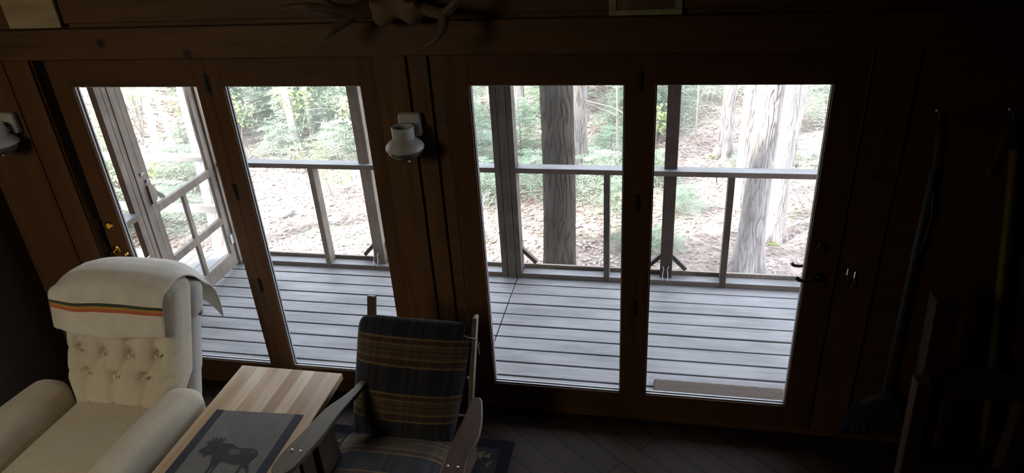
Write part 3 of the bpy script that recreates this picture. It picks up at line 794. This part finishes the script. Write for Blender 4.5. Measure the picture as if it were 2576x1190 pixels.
# ------------------------------------------------------------------ porch
DZ = -.05
def porch():
    e = MB(); p = .1335; y = .14
    ys = [.14, .2005] + [.334+p*k-0 for k in range(0, 9)] + [1.535, 1.63]
    for a, b in zip(ys, ys[1:]):
        if b-a < .02: continue
        for x0, x1 in ((-.46,1.935),(1.942,5.0)):
            dz = rnd.uniform(-.0015,.0015)
            e.box(x0, x1, a+.0065, b-.0065, DZ-.03, DZ+dz)
    o = e.build('porch_floor', DECK, None, bevel=.003); structure(o)
    e = MB(); e.box(-.46,5.0,.14,1.63,DZ-.20,DZ-.06); structure(e.build('porch_floor_joists', W_GAP, None))
    e = MB(); e.add([(-1.0,.14,2.75),(5.4,.14,2.75),(5.4,1.95,2.30),(-1.0,1.95,2.30),(-1.0,.14,2.83),(5.4,.14,2.83),(5.4,1.95,2.38),(-1.0,1.95,2.38)],
                    [(0,3,2,1)[::-1],(4,5,6,7),(0,1,5,4),(1,2,6,5),(2,3,7,6),(3,0,4,7)])
    structure(e.build('porch_roof', PORCHX, None))
    # ---- long screened side
    r = thing('porch_screen_wall', (2.2,1.55,DZ), 'weathered grey timber screen wall with a rail along the outer edge of the porch', 'screen wall')
    def post(x0, x1, m, y0=1.54, y1=1.62): 
        e = MB(); e.box(x0,x1,y0,y1,DZ,2.36); return e.build('post', m, r, bevel=.004)
    post(.768,.857,PORCH); 
    e = MB(); e.box(1.822,1.868,1.492,1.60,DZ,2.36); e.box(1.871,1.930,1.490,1.60,DZ,2.36); e.box(1.933,1.975,1.493,1.60,DZ,2.36)
    tag(e.build('post', BIGP, r, bevel=.003), 'big square post made of three boards')
    post(3.006,3.092,POSTW); post(4.13,4.22,POSTW); tag(post(-.45,-.375,PORCH), None)
    for x0, x1 in ((-.40,1.82),(1.977,5.0)):
        e = MB(); e.box(x0,x1,1.50,1.59,.812,.850); e.build('top_rail', PORCHX, r, bevel=.003)
        e = MB(); e.box(x0,x1,1.50,1.59,DZ,-.012); e.build('sill_plate', PORCHX, r, bevel=.003)
        e = MB(); e.box(x0,x1,1.592,1.612,DZ,.018); e.build('screen_strip', PORCH, r, bevel=.002)
    for x, m in ((.385,PORCH),(2.617,BIGP),(3.452,POSTW),(4.68,POSTW)):
        e = MB(); e.box(x-.021,x+.021,1.497,1.588,DZ,.812); e.build('stud', m, r, bevel=.003)
    for x0, x1 in ((.768,.857),(3.006,3.092),(1.822,1.975)):
        for s in (-1, 1):
            xs_ = x0 if s < 0 else x1
            if x0 > 1.5 and x0 < 2 and s < 0: continue
            e = MB(); e.obox((xs_-s*.01,1.60,.150),(xs_+s*.100,1.60,.035), .03, .038, (0,1,0)); e.build('corner_brace', BIGP, r, bevel=.002)
    for xc in (.785, 3.045):
        for s in (-1, 1):
            e = MB(); e.tube([(xc+s*.022,1.538,.085),(xc+s*.012,1.533,.06),(xc+s*.018,1.522,.03),(xc+s*.020,1.505,.005),(xc+s*.012,1.498,-.008),(xc+s*.020,1.496,-.014)], .0028, 6)
            e.build('wire_hook', METAL, r, smooth=True)
    e = MB(); e.tube([(3.35,1.505,.815),(3.352,1.503,.80),(3.354,1.503,.775)], [.004,.002,.004], 6); e.build('hanging_eye', DARKMETAL, r)
    spans = [(-.375,.768),(.857,1.822),(1.975,3.006),(3.092,4.13),(4.22,5.0)]
    for x0, x1 in spans:
        e = MB(); e.add([(x0,1.600,-.01),(x1,1.600,-.01),(x1,1.600,2.36),(x0,1.600,2.36)], [(0,1,2,3)]); e.build('screen', SCREEN_LOWGLARE if 1.9 < x0 < 2.1 or .8 < x0 < .9 else SCREEN, r)
    # ---- end wall with the screen door
    r2 = thing('porch_end_post', (-.42,.58,DZ), 'wide pale post and jamb beside the screen door with a short rail', 'post')
    e = MB(); e.box(-.445,-.40,.560,.612,DZ,2.5); e.box(-.445,-.40,.614,.655,DZ,2.5); e.build('post', PORCH, r2, bevel=.003)
    e = MB(); e.box(-.47,-.395,.657,.688,DZ,2.5); e.box(-.46,-.41,.690,.735,DZ,2.5); e.build('door_jamb', PORCH, r2, bevel=.003)
    e = MB(); e.box(-.50,-.37,.14,.558,.825,.865); e.build('rail', PORCHX, r2, bevel=.003)
    e = MB(); e.obox((-.44,.34,.82),(-.44,.47,-.05), .07, .05, (1,0,0)); e.build('strut', PORCH, r2, bevel=.003)
    e = MB(); e.tube([(-.42,.36,.52),(-.40,.42,.53),(-.40,.47,.535),(-.40,.560,.545)], .005, 6); e.build('wire_tie', METAL, r2)
    r3 = thing('screen_door', (-.43,1.1,DZ), 'pale wooden screen door with crossbars at the left end of the porch', 'door')
    def bar(name, y0, y1, z0, z1, dx=0):
        e = MB(); e.box(-.445+dx,-.412+dx,y0,y1,z0,z1); return e.build(name, PORCH, r3, bevel=.003)
    bar('stile', .738,.795,DZ+.02,1.98); bar('stile', 1.415,1.475,DZ+.02,1.98)
    bar('crossbar', .795,1.415,.765,.822); bar('crossbar', .795,1.415,.355,.412); bar('bottom_rail', .795,1.415,DZ+.02,.09); bar('top_rail', .795,1.415,1.90,1.98)
    e = MB(); e.box(-.442,-.416,1.062,1.100,.09,.765); e.build('mullion', PORCH, r3, bevel=.002)
    e = MB(); e.add([(-.43,.795,.09),(-.43,1.415,.09),(-.43,1.415,1.9),(-.43,.795,1.9)],[(0,1,2,3)]); e.build('screen', SCREEN, r3)
    e = MB(); e.obox((-.47,.78,.98),(-.47,.93,.815), .02, .03, (1,0,0)); e.build('brace', BIGP, r3)
    e = MB(); pr = [(.738,.985),(.760,.985),(.785,.965),(.797,.93),(.797,.905),(.785,.875),(.760,.850),(.738,.850)]
    n = len(pr); b = len(e.v)
    for x in (-.408,-.392): e.v += [Vector((x,a,z)) for a, z in pr]
    e.f += [tuple(range(n)), tuple(range(n,2*n))[::-1]] + [(k, (k+1)%n, n+(k+1)%n, n+k) for k in range(n)]
    e.build('pull_handle', PORCH, r3, bevel=.003)
    for z in (1.015, 1.075):
        e = MB(); y = .755 if z < 1.05 else .722
        e.rbox((-.402,y,z), (.014,.022,.02), .004, (4,4,4)); e.tube([(-.398,y-.01,z+.008),(-.388,y+.012,z+.004),(-.396,y+.022,z-.008)], .003, 6); e.build('latch', METAL, r3, smooth=True)
    for z in (.20, 1.6):
        e = MB(); e.box(-.41,-.404,1.44,1.50,z-.04,z+.04); e.build('hinge', ALU, r3)
    e = MB(); e.box(-.455,-.395,1.477,1.50,DZ,2.2); e.build('hinge_jamb', PORCH, r3, bevel=.002)
    # ---- landing outside the screen door
    e = MB()
    for k in range(10):
        x = -.50-.135*k; e.box(x-.13,x,.35,1.66,DZ-.04,DZ)
    structure(e.build('porch_landing_floor', DECK, None, bevel=.003))
    r4 = thing('landing_railing', (-1.4,1.66,DZ), 'pale two-rail wooden railing beyond the screen door', 'railing')
    WH = deck_mat('sunlit_rail', None, ((.30,.295,.28),(.42,.41,.40)), 'x')  # sun brightness put into a paler rail colour
    e = MB(); e.box(-2.6,-.46,1.63,1.72,.795,.835); e.build('rail', WH, r4, bevel=.003)
    e = MB(); e.box(-2.6,-.46,1.64,1.68,.33,.40); e.build('rail', WH, r4, bevel=.003)
    for x in (-.55,-1.75,-2.55):
        e = MB(); e.box(x-.045,x+.045,1.68,1.77,-.9,.795); e.build('post', PORCH, r4, bevel=.004)
    # ---- mat
    t = NT('coir'); n = t.noise(t.coord('Object'), 160, 3); c = t.ramp(n, [(.3,(.075,.060,.052)),(.7,(.16,.13,.115))]); m = t.bsdf(c, .95, .05, 0, n, .8, .006)
    def dm(q, w):
        if q.z > 0: w.z += .0025*noise.noise(w*40)
        w.x += .002*noise.noise(w*25); w.y += .002*noise.noise(w*25+Vector((9,0,0))); return w
    e = MB(); e.rbox((3.357,.272,DZ+.013), (.74,.22,.022), .008, (60,20,2), dm)
    o = e.build('door_mat', m, None, smooth=True); tag(o, 'brown coir doormat on the porch outside the rightmost door', 'mat')
porch()

# ------------------------------------------------------------------ forest
def gz(x, y):
    z = -.75
    z += .32*max(0, -x-2.6) if x < -2.6 else 0
    z += .09*max(0, y-5.5) + .05*max(0, y-3)*(.5 if x > 0 else 1)
    z += .07*noise.noise(Vector((x*.6, y*.6, 0))) + .025*noise.noise(Vector((x*2.2, y*2.2, 5)))
    return min(z, 3.5)
def forest_ground():
    e = MB(); n = 110
    def fn(u, v):
        x = -16 + 34*u; y = 1.3 + 26*v**1.6
        return (x, y, gz(x, y))
    e.grid(150, 110, fn, uv=False); o = e.build('forest_ground', GROUND, None, smooth=True); structure(o)
    e = MB(); e.grid(40, 14, lambda u, v: (-16+34*u, -6+7.35*v, -.80), uv=False); structure(e.build('ground_below_house', GROUND, None))
forest_ground()
def litter():
    r2 = random.Random(3); e = MB()
    for i in range(60000):
        y = 1.7 + 9*r2.random()**1.5; x = -5.5 + 12.5*r2.random()
        z = gz(x, y)+.006+.02*r2.random(); s = r2.uniform(.009,.022); a = r2.random()*6.28; tl = r2.uniform(-.5,.5); tw = r2.uniform(-.5,.5)
        ca, sa = math.cos(a)*s, math.sin(a)*s
        e.add([(x-ca*1.3,y-sa*1.3,z-tl*s),(x+sa*.8,y-ca*.8,z+tw*s),(x+ca*1.3,y+sa*1.3,z+tl*s),(x-sa*.8,y+ca*.8,z-tw*s*.3)], [(0,1,2,3)])
    o = e.build('leaf_litter', LITTER, None); tag(o, 'fallen pale brown leaves covering the forest floor', 'leaves', None, 'stuff')
litter()

def trunk(e, base, top, r0, r1, flare, seed, fine=True, rough=.07, plates=7, depth=.12, zfine=2.2):
    """furrowed trunk; returns the furrow values"""
    base = Vector(base); top = Vector(top); L = (top-base).length
    seg = 144 if fine else 28
    hs = []; z = -.25
    while z < L:
        hs.append(z); z += (.020 if fine else .08) if z < zfine else .3
    hs.append(L)
    b = len(e.v); att = []
    for h in hs:
        t = max(0, h)/L; c = base + (top-base)*(h/L)
        c.x += .03*noise.noise(Vector((h*.5, seed, 0))); c.y += .03*noise.noise(Vector((h*.5, seed, 7)))
        rr = r0 + (r1-r0)*t + flare*math.exp(-max(0,h)/.18)
        for k in range(seg):
            a = 2*PI*k/seg; ca, sa = math.cos(a), math.sin(a)
            p = Vector((ca*plates*.5, sa*plates*.5, h*4.6+seed))
            w = noise.noise(Vector((ca*1.6, sa*1.6, h*2.5+seed)))*.6
            nn = abs(noise.noise(p+Vector((w,w,0)))) ; n2 = abs(noise.noise(p*2.3+Vector((4,w,0))))
            f = min(1, nn/.20)*.72 + min(1, n2/.2)*.28
            roots = 1 + flare/r0*.55*math.exp(-max(0,h)/.16)*math.sin(a*5+seed)
            R = rr*(1 - depth*(1-f))*roots + rough*rr*noise.noise(Vector((ca*1.2,sa*1.2,h*.8+seed*3)))*.8
            e.v.append(c + Vector((ca*R, sa*R, 0))); att.append(f)
    for i in range(len(hs)-1):
        for k in range(seg):
            k2 = (k+1) % seg
            e.f.append((b+i*seg+k, b+i*seg+k2, b+(i+1)*seg+k2, b+(i+1)*seg+k))
    e.att = (e.att or []) + att
crown_mesh = None
def crown(root, c, rad, hgt, n=2600, seed=1):
    r2 = random.Random(seed); e = MB(); c = Vector(c)
    for i in range(n):
        d = Vector((r2.gauss(0,1), r2.gauss(0,1), r2.gauss(0,1))).normalized()*r2.random()**.4
        p = c + Vector((d.x*rad, d.y*rad, d.z*hgt)); s = r2.uniform(.10,.24)
        q = Euler((r2.uniform(-.7,.7), r2.uniform(-.7,.7), r2.random()*6.3)).to_matrix()
        e.add([p+q@Vector(v) for v in ((-s,-s*.5,0),(s,-s*.5,0),(s,s*.5,0),(-s,s*.5,0))], [(0,1,2,3)])
    return e.build('crown', HEMLOCK, root)
def tree(name, label, base, top, r0, r1, flare, seed, m, fine=True, cr=None, group=None, moss=None, depth=.12, plates=7, branches=0):
    r = thing(name, base, label, 'tree', group)
    e = MB(); trunk(e, base, top, r0, r1, flare, seed, fine, depth=depth, plates=plates); e.build('trunk', m, r, smooth=True)
    if cr: crown(r, (top[0],top[1],top[2]+cr[2]), cr[0], cr[1], cr[3] if len(cr) > 3 else 1500, seed)
    if moss:
        mx, my, mz, ms = moss
        e = MB(); e.rbox((mx,my,mz), (ms*1.3,ms*1.0,ms*.4), ms*.3, (8,8,6), lambda q, w: w+Vector((.02*noise.noise(w*20),.02*noise.noise(w*20+Vector((5,0,0))),.02*noise.noise(w*18)))); e.build('moss', MOSS, r, smooth=True)
    r2 = random.Random(seed)
    for k in range(branches):
        t = r2.uniform(.12,.45); p = Vector(base)+(Vector(top)-Vector(base))*t; a = r2.random()*6.3; L = r2.uniform(.4,1.1)
        d = Vector((math.cos(a), math.sin(a), r2.uniform(-.2,.3)))
        pts = [p, p+d*L*.5+Vector((0,0,.03)), p+d*L+Vector((0,0,-.06))]
        e = MB(); e.tube(pts, [.010,.007,.002], 5); e.build('branch', TWIG, r)
    return r
g = gz
def T(x, y): return (x, y, gz(x, y)-.02)
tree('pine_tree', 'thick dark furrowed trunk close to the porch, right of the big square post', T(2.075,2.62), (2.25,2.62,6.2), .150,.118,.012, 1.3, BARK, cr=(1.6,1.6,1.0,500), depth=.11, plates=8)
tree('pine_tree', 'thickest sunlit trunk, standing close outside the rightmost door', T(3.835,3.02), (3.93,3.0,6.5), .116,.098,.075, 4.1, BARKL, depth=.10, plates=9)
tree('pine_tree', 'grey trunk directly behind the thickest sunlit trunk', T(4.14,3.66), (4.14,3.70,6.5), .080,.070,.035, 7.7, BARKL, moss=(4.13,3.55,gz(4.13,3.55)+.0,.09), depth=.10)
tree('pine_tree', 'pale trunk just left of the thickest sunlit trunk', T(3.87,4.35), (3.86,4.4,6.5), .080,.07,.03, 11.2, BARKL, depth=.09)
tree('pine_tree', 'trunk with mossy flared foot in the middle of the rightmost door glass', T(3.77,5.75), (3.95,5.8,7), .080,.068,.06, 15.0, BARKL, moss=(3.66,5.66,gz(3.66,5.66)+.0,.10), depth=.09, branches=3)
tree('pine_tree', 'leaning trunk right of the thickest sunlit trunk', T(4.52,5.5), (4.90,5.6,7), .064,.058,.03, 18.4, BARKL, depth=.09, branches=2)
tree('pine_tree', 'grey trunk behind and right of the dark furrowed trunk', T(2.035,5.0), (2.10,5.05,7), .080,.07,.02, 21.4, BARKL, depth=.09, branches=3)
tree('birch_tree', 'white birch with rough bark seen through the screen door', T(-1.62,2.92), (-1.25,2.85,6.5), .105,.085,.01, 25.0, BIRCH, depth=.10)
# thin trunks further off
thin = [((-2.06,5.6),(-2.25,5.7,5),.05,BIRCH,'leaning white sapling trunk in the middle of the left pair of doors'),
        ((-1.95,5.9),(-1.98,6.0,5),.036,BIRCH,'white sapling trunk left of the second porch post from the screen door'),
        ((-3.2,5.4),(-3.25,5.5,5),.018,BIRCH,'thin straight white stem left of the leaning white sapling'),
        ((-3.5,4.6),(-3.1,4.6,5),.045,BIRCH,'white trunk seen through the top of the screen door'),
        ((-3.3,4.7),(-3.55,4.6,5),.03,BIRCH,'second white trunk leaning behind the screen door'),
        ((1.0,6.6),(1.0,6.7,5),.07,BARKL,'slim brown trunk between the big square post and the dark furrowed trunk'),
        ((3.28,7.6),(3.3,7.7,6),.06,BARK,'thin dark trunk right of the reddish porch post'),
        ((3.72,8.4),(3.75,8.5,6),.045,BARK,'second thin dark trunk right of the reddish porch post'),
        ((4.15,8.9),(4.2,9.0,6),.04,BARK,'third thin dark trunk right of the reddish porch post'),
        ((2.50,4.9),(2.44,4.9,5),.016,TWIG,'thin sapling stem near the middle of the double doors'),
        ((3.45,6.3),(3.5,6.3,5),.013,TWIG,'bare white stem left of the mossy forked trunk'),
        ((5.3,6.3),(5.6,6.4,5),.05,BIRCH,'pale slim trunk at the right edge of the rightmost door glass')]
for i, (b, tp, r0, m, lab) in enumerate(thin):
    tree('slim_tree' if r0 > .03 else 'sapling', lab, T(*b), tp, r0, r0*.7, r0*.3, 40+i*3.3, m, fine=False, branches=5 if r0 < .05 else 2)
# unseen tree left of the porch, added so its crown shades the view
tree('pine_tree', 'unseen tall pine added to the left beyond the landing for its shade', T(-4.2,1.55), (-4.2,1.5,7.0), .16,.10,.05, 60.0, BARK, fine=False, cr=(2.1,2.4,.0,380))

def bough(e, p0, az, L, droop, r2, size):
    d = Vector((math.cos(az), math.sin(az), .12)); s = Vector((-math.sin(az), math.cos(az), 0))
    n = 7
    for i in range(1, n+1):
        t = i/n; c = p0 + d*(L*t) + Vector((0,0,-droop*t*t*L))
        for sg in (-1, 1):
            l2 = L*.50*(1-t*.75)*r2.uniform(.8,1.2)
            dd = (s*sg*.85 + d*.55).normalized()
            m = max(2, int(l2/.020))
            for k in range(m):
                q = c + dd*(l2*(k+.5)/m) + Vector((0,0,-.10*l2*(k/m)+r2.uniform(-.008,.008)))
                w = size*r2.uniform(.7,1.2); f = Vector((dd.y,-dd.x,r2.uniform(-.5,.5)))
                for s2 in (-1, 1):
                    g2 = (f*s2*.8+dd*.6).normalized(); h2 = Vector((-g2.y,g2.x,r2.uniform(-.4,.4)))*w*.20
                    e.add([q, q+g2*w*.6-h2, q+g2*w*1.25, q+g2*w*.6+h2], [(0,1,2,3)])
def bush_proto(seed, h, n, spread, size):
    r2 = random.Random(seed); e = MB(); st = MB()
    st.tube([(0,0,-.1),(.02,0,h*.5),(0,.02,h)], [.014,.009,.003], 6)
    for i in range(n):
        t = (i+.5)/n; az = i*2.4+r2.uniform(-.4,.4); L = spread*(1-.72*t)*r2.uniform(.75,1.15)
        p0 = Vector((0,0,h*(.10+.88*t))); bough(e, p0, az, L, .22, r2, size)
        st.tube([p0, p0+Vector((math.cos(az),math.sin(az),.12))*L*.9+Vector((0,0,-.18*L))], [.005,.002], 4)
    return e, st
def leafy_proto(seed, h, n, spread):
    r2 = random.Random(seed); e = MB(); st = MB()
    for k in range(5):
        a = r2.random()*6.3; b = r2.uniform(.15,.55)*spread
        pts = [Vector((0,0,-.05)), Vector((math.cos(a)*b*.4, math.sin(a)*b*.4, h*.5)), Vector((math.cos(a)*b, math.sin(a)*b, h*r2.uniform(.75,1.05)))]
        st.tube(pts, [.009,.006,.002], 5)
        for j in range(n//5):
            t = r2.uniform(.35,1); p = pts[1].lerp(pts[2], (t-.35)/.65) + Vector((r2.gauss(0,.12),r2.gauss(0,.12),r2.gauss(0,.09)))*spread
            s = r2.uniform(.022,.042); q = Euler((r2.uniform(-.9,.9), r2.uniform(-.9,.9), r2.random()*6.3)).to_matrix()
            e.add([p+q@Vector(v) for v in ((-s,0,0),(0,-s*.6,0),(s,0,0),(0,s*.6,0))], [(0,1,2,3)])
    return e, st
protos = {}
def bush(kind, x, y, sc_, label, group, rz):
    if kind not in protos:
        e, st = {'a': lambda: bush_proto(1, 1.0, 44, .66, .034), 'b': lambda: bush_proto(5, .55, 26, .62, .032), 'c': lambda: bush_proto(9, 1.5, 56, .78, .038), 'l': lambda: leafy_proto(3, .9, 230, .6), 'm': lambda: leafy_proto(8, .45, 140, .5)}[kind]()
        pm = YLEAF if kind in 'lm' else HEMLOCK
        o1 = e.build('foliage', pm); o2 = st.build('stem', TWIG)
        protos[kind] = (o1, o2)
        a, b = o1, o2
    else:
        a, b = protos[kind][0].copy(), protos[kind][1].copy()
        COL.objects.link(a); COL.objects.link(b)
    nm = {'a':'hemlock_bush','b':'low_hemlock_bush','c':'young_hemlock','l':'leafy_shrub','m':'leafy_seedling'}[kind]
    r = thing(nm, (x,y,gz(x,y)), label, 'bush' if kind in 'abc' else 'shrub', group)
    r.rotation_euler = (0,0,rz); r.scale = (sc_,)*3
    a.parent = r; b.parent = r
rb = random.Random(21)
G1 = 'hemlocks behind the left pair of doors'; L1 = 'light green hemlock in the dense thicket on the slope behind the left pair of doors'
for x, y, k, s in [(-3.2,5.9,'a',1.1),(-2.5,6.3,'c',.95),(-1.75,6.2,'a',1.15),(-1.1,6.5,'c',.9),(-3.9,6.6,'c',1.0),(-2.9,7.3,'c',1.1),(-1.8,7.5,'c',1.15),(-.9,7.6,'c',1.0),(-4.6,7.6,'c',1.15),(-3.6,8.4,'c',1.3),(-2.2,8.8,'c',1.35),(-5.6,8.8,'c',1.4),(-.6,5.6,'a',.9),(-3.0,6.1,'c',.85),(-2.3,6.0,'c',.75),(-1.5,6.0,'c',.8),(-.75,6.2,'c',.85),(-3.6,6.0,'c',.85),(-4.3,6.3,'c',.95),(-.3,6.6,'c',.9),(-2.15,5.3,'b',.9),(-3.3,4.9,'b',.9),(-1.3,9.6,'c',1.4),(-4.6,9.8,'c',1.5),(-1.3,5.3,'b',1.0)]:
    bush(k, x, y, s, L1, G1, rb.random()*6)
G2 = 'hemlocks beyond the screen door'; L2 = 'low hemlock on the bank beyond the screen door railing'
for x, y, k, s in [(-3.0,2.9,'b',1.1),(-2.5,3.4,'b',1.0),(-3.6,3.6,'a',.8),(-4.2,3.1,'a',.85),(-3.4,2.4,'b',.9),(-2.9,4.2,'b',1.1)]:
    bush(k, x, y, s, L2, G2, rb.random()*6)
G3 = 'hemlocks around the dark furrowed trunk'; L3 = 'hemlock growing in the undergrowth around the dark furrowed trunk'
for x, y, k, s in [(1.45,6.8,'c',.75),(2.6,6.2,'c',.7),(2.4,5.2,'b',1.1),(.4,4.6,'b',1.1),(.55,5.2,'a',.95),(1.15,5.7,'a',.75),(.2,6.4,'c',.8),(1.3,7.2,'c',.95),(2.55,6.3,'a',.95),(2.85,7.4,'c',.85),(2.3,4.6,'b',1.0),(1.55,4.5,'b',1.0),(1.85,8.2,'c',1.2),(.6,8.6,'c',1.3),(2.55,4.1,'b',.7),(.9,4.3,'b',.9),(2.75,3.3,'b',.55),(.95,3.3,'b',.5)]:
    bush(k, x, y, s, L3, G3, rb.random()*6)
G4 = 'hemlocks behind the rightmost door'; L4 = 'sparse hemlock among the trunks behind the rightmost door'
for x, y, k, s in [(3.0,6.6,'a',.9),(3.3,7.4,'a',1.0),(5.1,6.6,'c',.9),(5.6,7.4,'c',1.1),(5.0,7.9,'c',1.0),(2.95,4.9,'b',.8),(3.25,4.1,'b',.6),(3.05,3.3,'b',.5),(4.9,5.4,'b',.9),(5.3,4.9,'b',1.0),(4.35,7.6,'a',1.0),(3.7,9.6,'c',1.1),(4.9,9.8,'c',1.3),(4.0,5.45,'b',.45)]:
    bush(k, x, y, s, L4, G4, rb.random()*6)
G5 = 'yellow-leaved shrubs'
for x, y, k, s, lab in [(-3.6,4.1,'l',1.1,'yellow-leaved shrub behind the top of the screen door'),(-4.0,5.0,'l',1.2,'second yellow-leaved shrub behind the screen door, farther up the bank'),(-2.7,5.2,'l',1.0,'yellow-leaved shrub in front of the thicket behind the left pair of doors'),(-1.6,4.9,'m',1.0,'small yellow-leaved seedling at the edge of the sunny clearing'),
                   (-3.3,5.2,'l',1.0,'yellow-leaved shrub at the left edge of the thicket behind the left pair of doors'),(-2.0,5.7,'l',1.1,'yellow-leaved shrub around the leaning white sapling'),(-1.2,5.6,'l',1.0,'yellow-leaved shrub at the right end of the thicket behind the left pair of doors'),(-3.1,3.6,'m',1.3,'yellow-leaved seedling low on the bank behind the screen door'),(.1,5.8,'l',.9,'yellow-leaved shrub left of the big square post'),(2.75,3.7,'m',.9,'small bright green seedling right of the dark furrowed trunk'),(4.75,4.3,'m',.9,'bright green seedling right of the thickest sunlit trunk'),(2.9,5.6,'l',.9,'leafy shrub left of the reddish porch post'),(-.9,4.2,'m',.9,'leafy seedling in the clearing left of the middle post'),(5.2,5.9,'l',1.0,'leafy shrub by the right edge of the rightmost door glass')]:
    bush(k, x, y, s, lab, G5, rb.random()*6)
# rocks, logs, brush
def rock(x, y, s, lab, flat=.6):
    e = MB(); e.rbox((x,y,gz(x,y)+s*.1), (s*1.6,s,s*flat), s*.25, (14,12,10), lambda q, w: w+Vector((noise.noise(w*5),noise.noise(w*5+Vector((7,0,0))),noise.noise(w*5+Vector((0,9,0)))))*s*.22)
    tag(e.build('rock', ROCK, None, smooth=True), lab, 'rock')
rock(3.27,4.5,.17,'grey boulder lying right of the reddish porch post'); rock(-1.33,3.70,.17,'grey rock in the sunny clearing behind the left pair of doors', .45)
rock(.45,6.0,.34,'pinkish stone left of the big square post'); rock(1.15,5.1,.16,'small white stone left of the dark furrowed trunk')
def log(pts, r, m, lab):
    e = MB(); e.tube(pts, r, 12); tag(e.build('fallen_log', m, None, smooth=True), lab, 'log')
z = gz(-5,4)
log([(-4.9,5.0,.54),(-3.87,4.68,.5),(-2.7,4.3,.49),(-2.4,4.2,.46)], [.04,.034,.028,.022], BIRCH, 'white fallen log leaning across the bank behind the screen door')
log([(2.75,5.5,gz(2.75,5.5)+.06),(3.15,5.15,gz(3.15,5.15)+.05)], [.07,.05], BARK, 'mossy dark log behind the reddish porch post')
def brush(name, cx, cy, n, spread, hgt, seed, lab):
    r2 = random.Random(seed); e = MB()
    for i in range(n):
        x = cx+r2.gauss(0,spread); y = cy+r2.gauss(0,spread*.7); a = r2.random()*6.3; L = r2.uniform(.3,.9); z = gz(x,y)
        d = Vector((math.cos(a), math.sin(a), 0)); up = r2.uniform(.2,1)*hgt
        e.tube([(x,y,z),Vector((x,y,z+up*.7))+d*L*.4,Vector((x,y,z+up*.75))+d*L], [.005,.004,.0015], 4, False)
    tag(e.build(name, TWIG, None), lab, 'brush', None, 'stuff')
brush('bare_brushwood', 4.85, 4.2, 90, .42, .55, 5, 'tangle of bare twigs right of the thickest sunlit trunk')
brush('bare_brushwood', 3.5, 6.9, 70, .6, .8, 6, 'bare arching twigs left of the mossy forked trunk')
brush('bare_brushwood', .9, 3.4, 45, .5, .5, 7, 'bare twigs between the big square post and the dark furrowed trunk')
brush('bare_brushwood', -2.6, 6.2, 70, 1.0, .9, 8, 'pale bare twigs in the thicket behind the left pair of doors')
brush('bare_brushwood', -4.6, 3.9, 60, .8, .9, 9, 'bare twigs on the bank behind the screen door')

# ------------------------------------------------------------------ light
w = bpy.data.worlds.new('World'); sc.world = w; w.use_nodes = True
bg = w.node_tree.nodes['Background']; bg.inputs['Color'].default_value = (.80,.875,1.0,1); bg.inputs['Strength'].default_value = 7.4
def sun(d, energy, col, ang):
    l = bpy.data.lights.new('Sun', 'SUN'); l.energy = energy; l.color = col; l.angle = math.radians(ang)
    o = bpy.data.objects.new('Sun', l); COL.objects.link(o); o.rotation_euler = (-Vector(d)).to_track_quat('-Z', 'Y').to_euler()
sun((-.60,-.38,.70), 33.0, (1.0,.97,.93), 5.0)
def area(name, loc, target, size, energy, col):
    l = bpy.data.lights.new(name, 'AREA'); l.energy = energy; l.color = col; l.shape = 'RECTANGLE'; l.size = size[0]; l.size_y = size[1]; l.spread = math.radians(95)
    o = bpy.data.objects.new(name, l); COL.objects.link(o); o.location = loc
    o.rotation_euler = (Vector(target)-Vector(loc)).to_track_quat('-Z', 'Y').to_euler()
area('SideWindowLight', (-.30,-4.1,3.0), (.35,-.8,.5), (1.2,1.3), 14.5, (1.0,.86,.64))

# ------------------------------------------------------------------ camera
cam = bpy.data.cameras.new('Camera'); co = bpy.data.objects.new('Camera', cam); COL.objects.link(co); sc.camera = co
cam.sensor_width = 36; cam.sensor_fit = 'HORIZONTAL'; cam.lens = 36*CAM_F/2576; cam.clip_start = .05; cam.clip_end = 200
R_, U_, F_ = Vector(CAM_R), Vector(CAM_U), Vector(CAM_FW)
mtx = Matrix(((R_.x,U_.x,-F_.x,CAM_C[0]),(R_.y,U_.y,-F_.y,CAM_C[1]),(R_.z,U_.z,-F_.z,CAM_C[2]),(0,0,0,1)))
co.matrix_world = mtx
sc.view_settings.view_transform = 'Standard'; sc.view_settings.look = 'None'; sc.view_settings.exposure = 0; sc.view_settings.gamma = 1
sc.cycles.max_bounces = 10; sc.cycles.diffuse_bounces = 5; sc.cycles.transparent_max_bounces = 24; sc.cycles.caustics_reflective = False; sc.cycles.caustics_refractive = False
sc.cycles.sample_clamp_indirect = 6
sc.cycles.use_denoising = True
